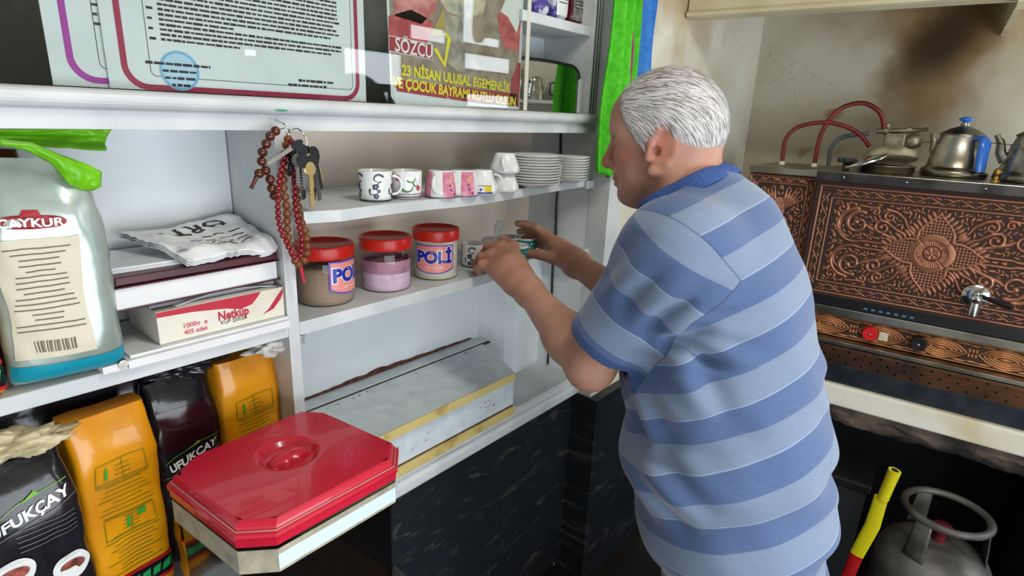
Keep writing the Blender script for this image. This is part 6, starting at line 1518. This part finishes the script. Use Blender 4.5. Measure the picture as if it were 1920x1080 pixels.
def shirt_fn(P, use):
    us = set(id(p) for p in use); pr = [p for p in shp_ if id(p) in us and p not in slL and p not in slR] or shp_[:1]
    d = field(pr, P)
    for sl_, c_, ad in ((slL, cuffP, armdir), (slR, cuffPR, armdirR)):
        q = [p for p in sl_ if id(p) in us]
        if q: d = smin(d, np.maximum(field(q, P), (P-c_)@ad), .035)
    for a, b_, am, w_ in CR:
        ab = b_-a; t = np.clip(((P-a)@ab)/(ab@ab), 0, 1); dv = P-a-t[:, None]*ab; dist = np.linalg.norm(dv, axis=1)
        side = dv@np.array([0, 0, 1.]); env = np.exp(-(dist/(w_*4.5))**2)*np.sin(PI*np.clip(t*.9+.08, 0, 1))
        d = d-am*2.7*env*np.cos(side/w_*1.7)
    d = d+.0016*np.sin(P[:, 0]*31+P[:, 2]*23+2*np.sin(P[:, 1]*17))*np.sin(P[:, 1]*29-P[:, 2]*19)
    d = np.maximum(d, -((P-hem)@hemN))
    nk = (P-nb_c)@nb_n; d = np.maximum(d, np.where(np.linalg.norm(P-nb_c, axis=1) < .15, nk-.012, -9))
    # hollow sleeve mouths
    for c_, ad, rr in ((cuffP, armdir, .060), (cuffPR, armdirR, .060)):
        s__ = (P-c_)@ad; rd = np.linalg.norm(P-c_-s__[:, None]*ad, axis=1); cav = np.maximum(rd-rr, np.abs(s__)-.022); d = np.maximum(d, -cav)
    s__ = (P-hem)@hemN; cav = np.maximum(field(torso(-.004), P) if len(P) > 8 and np.min(np.abs(s__)) < .05 else np.full(len(P), 9.), np.abs(s__)-.02); d = np.maximum(d, -cav)
    return d
me, v = mesh_sdf(shirt_fn, shp_, lo, hi, .0032, 'polo_shirt')
# stripe coordinates: metres along the spine, metres along the sleeve
def along(v, pts):
    best = np.full(len(v), 9.); co = np.zeros(len(v)); acc = 0
    for a, b_ in zip(pts[:-1], pts[1:]):
        ab = b_-a; L = np.linalg.norm(ab); t = (v-a)@ab/(L*L); tc2 = np.clip(t, 0, 1); dist = np.linalg.norm(v-a-tc2[:, None]*ab, axis=1); m = dist < best; best = np.where(m, dist, best); co = np.where(m, acc+tc2*L, co); acc += L
    return co
ext = [SP[0]-(SP[1]-SP[0])*1.0]+SP+[SP[-1]+(SP[-1]-SP[-2])]
tu = (SP[5]-SP[0])/np.linalg.norm(SP[5]-SP[0])
stq = (v-SP[0])@tu+.0*along(v, ext); hk_ = np.clip((stq-.10)/.45, 0, 1); stq = stq+(.05+.30*hk_)*((v-SP[3]-np.outer(stq-.3, tu)*0)@TF)
slv = (v-ShL)@armdir; dsl = np.minimum(slL[0].d(v), slL[1].d(v)); dto = field(torso(.004), v)
seam = ((v-(ShL+armdir*.0))@_n(armdir*.8-TR*.6)); sdS = np.minimum(np.minimum(seam, dto+.022-dsl), .22-np.linalg.norm(v-(ShL+armdir*.12), axis=1)); onS = np.clip(.5+sdS/.008, 0, 1)
slvR = (v-ShR)@armdirR; onR = ((((v-ShR)@TF > .05) & (slvR > .05) & (np.minimum(slR[0].d(v), slR[1].d(v)) < dto+.004))).astype(float)
add_attr(me, 'torso_m', stq); add_attr(me, 'sleeve_m', np.where(onR > 0, slvR, slv)); add_attr(me, 'is_sleeve', np.maximum(onS, onR)); add_attr(me, 'cuff', np.maximum((onS > .5)*np.clip((slv-.188)*300, 0, 1), (onR > .5)*np.clip((slvR-.183)*900, 0, 1)))
def shirt_mat():
    m = mat('striped_jersey', '#5f7ba6', .85); nt, N, L = nodes_of(m); b = N['Principled BSDF']
    def att(n): a = N.new('ShaderNodeAttribute'); a.attribute_name = n; return a.outputs['Fac']
    def mth(op, a, c=None):
        n = N.new('ShaderNodeMath'); n.operation = op
        for i, x in enumerate((a, c)):
            if x is None: continue
            if isinstance(x, (int, float)): n.inputs[i].default_value = x
            else: L.new(x, n.inputs[i])
        return n.outputs[0]
    def mixc(fac, a, c):
        x = N.new('ShaderNodeMix'); x.data_type = 'RGBA'; L.new(fac, x.inputs['Factor'])
        for s_, k in ((a, 'A'), (c, 'B')):
            if isinstance(s_, str): x.inputs[k].default_value = srgb(s_)
            else: L.new(s_, x.inputs[k])
        return x.outputs['Result']
    iss = mth('GREATER_THAN', att('is_sleeve'), .5); co = mth('ADD', mth('MULTIPLY', att('torso_m'), mth('SUBTRACT', 1.0, iss)), mth('MULTIPLY', att('sleeve_m'), iss))
    ph = mth('FRACT', mth('ADD', mth('DIVIDE', co, .094), .10)); light = mth('GREATER_THAN', ph, .5)
    e1 = mth('LESS_THAN', mth('ABSOLUTE', mth('SUBTRACT', ph, .5)), .012)
    tc = N.new('ShaderNodeTexCoord'); mp = N.new('ShaderNodeMapping'); mp.inputs['Scale'].default_value = (60, 60, 900); L.new(tc.outputs['Object'], mp.inputs[0])
    n = N.new('ShaderNodeTexNoise'); n.inputs['Scale'].default_value = 1; n.inputs['Detail'].default_value = 3; L.new(mp.outputs[0], n.inputs['Vector'])
    dk = mixc(n.outputs['Fac'], '#3f547c', '#526891'); lt = mixc(n.outputs['Fac'], '#66768f', '#7b8ba5')
    c = mixc(light, dk, lt); c = mixc(e1, c, '#8796b0')
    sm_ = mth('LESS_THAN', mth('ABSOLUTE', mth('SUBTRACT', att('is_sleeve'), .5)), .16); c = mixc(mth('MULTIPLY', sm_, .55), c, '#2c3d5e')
    cf = att('cuff'); c = mixc(cf, c, '#2b4677'); L.new(c, b.inputs['Base Color'])
    bp = N.new('ShaderNodeBump'); bp.inputs['Strength'].default_value = .25; bp.inputs['Distance'].default_value = .0015; L.new(n.outputs['Fac'], bp.inputs['Height']); L.new(bp.outputs[0], b.inputs['Normal'])
    b.inputs['Sheen Weight'].default_value = .25; return m
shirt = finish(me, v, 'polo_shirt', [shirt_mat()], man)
# collar: stand and folded leaf round the neck
M['collar'] = mat('navy_collar_knit', '#2b4a86', .85, col2='#3a5a97', nscale=300, bump=.5, bscale=600)
cu = np.cross(nb_n, HR); cu /= np.linalg.norm(cu); cr_ = np.cross(cu, nb_n)
def collar(u, v_):
    a = 2*PI*u
    rr = .073+.006*math.cos(a); top = .027+.006*math.cos(a)
    prof = [(-.004, -.012), (-.002, .010), (-.001, top-.006), (.003, top), (.008, top-.006), (.012, .010), (.016, .000), (.0175, -.005)]
    k = v_*(len(prof)-1); i = min(int(k), len(prof)-2); f_ = k-i; pr, pz = (prof[i][0]*(1-f_)+prof[i+1][0]*f_, prof[i][1]*(1-f_)+prof[i+1][1]*f_)
    w_ = 1+.004*math.sin(a*5)/.07
    ra, rb = rr*1.02, rr*1.0
    return Vector(nb_c-manL+(-cu)*(0)+cu*math.cos(a)*(ra+pr)*w_+cr_*math.sin(a)*(rb+pr)*w_+nb_n*pz)
b = MB(); b.sheet(collar, 96, 22, 0, True, True); b.build('collar', M['collar'], shirt, solid=.0022)
# ---- trousers and shoes
def tr_fn(P, use):
    tp_ = [Ell(SP[0], (rad[0][0]-.004, rad[0][1]-.004, .14), spine_basis(0), .05)]+[Cap(p.a, p.b, p.ra+.014, p.rb+.020, p.k) for j, p in enumerate(legs) if j % 3 != 2]
    d = field(tp_, P)+.0015*np.sin(P[:, 2]*60+P[:, 0]*40); d = np.maximum(d, (P-hem)@hemN-.05); d = np.maximum(d, .045-P[:, 2]); return d
tl = [Ell(SP[0], (rad[0][0], rad[0][1], .14), spine_basis(0), .05)]+legs
me, v = mesh_sdf(tr_fn, tl, lo, np.array([hi[0], hi[1], 1.2]), .006, 'trousers')
finish(me, v, 'trousers', [mat('dark_slate_trousers', '#39434f', .85, col2='#2f3843', nscale=50)], man)
def sh_fn(P, use): return np.maximum(field([Cap(p.a, p.b, p.ra+.006, p.rb+.006, p.k) for j, p in enumerate(legs) if j % 3 == 2], P), -P[:, 2]+.002)
me, v = mesh_sdf(sh_fn, [p for j, p in enumerate(legs) if j % 3 == 2], lo, np.array([hi[0], hi[1], .2]), .005, 'shoes')
finish(me, v, 'shoes', [M['black']], man)

# ================================================================== CEILING LAMP
cl = thing('ceiling_lamp', 'long white batten lamp fixed under the ceiling', 'lamp', (.64, -.35, 2.6), math.radians(90))
part('housing', M['paint'], cl, lambda b: b.box(-.5, -.06, -.05, .5, .06, 0, 0, .004))
part('tube', mat('glowing_tube', '#ffffff', .5, emit='#fff2dc', estr=6), cl, lambda b: b.tube([(-.46, 0, -.068), (.46, 0, -.068)], .014, 14))
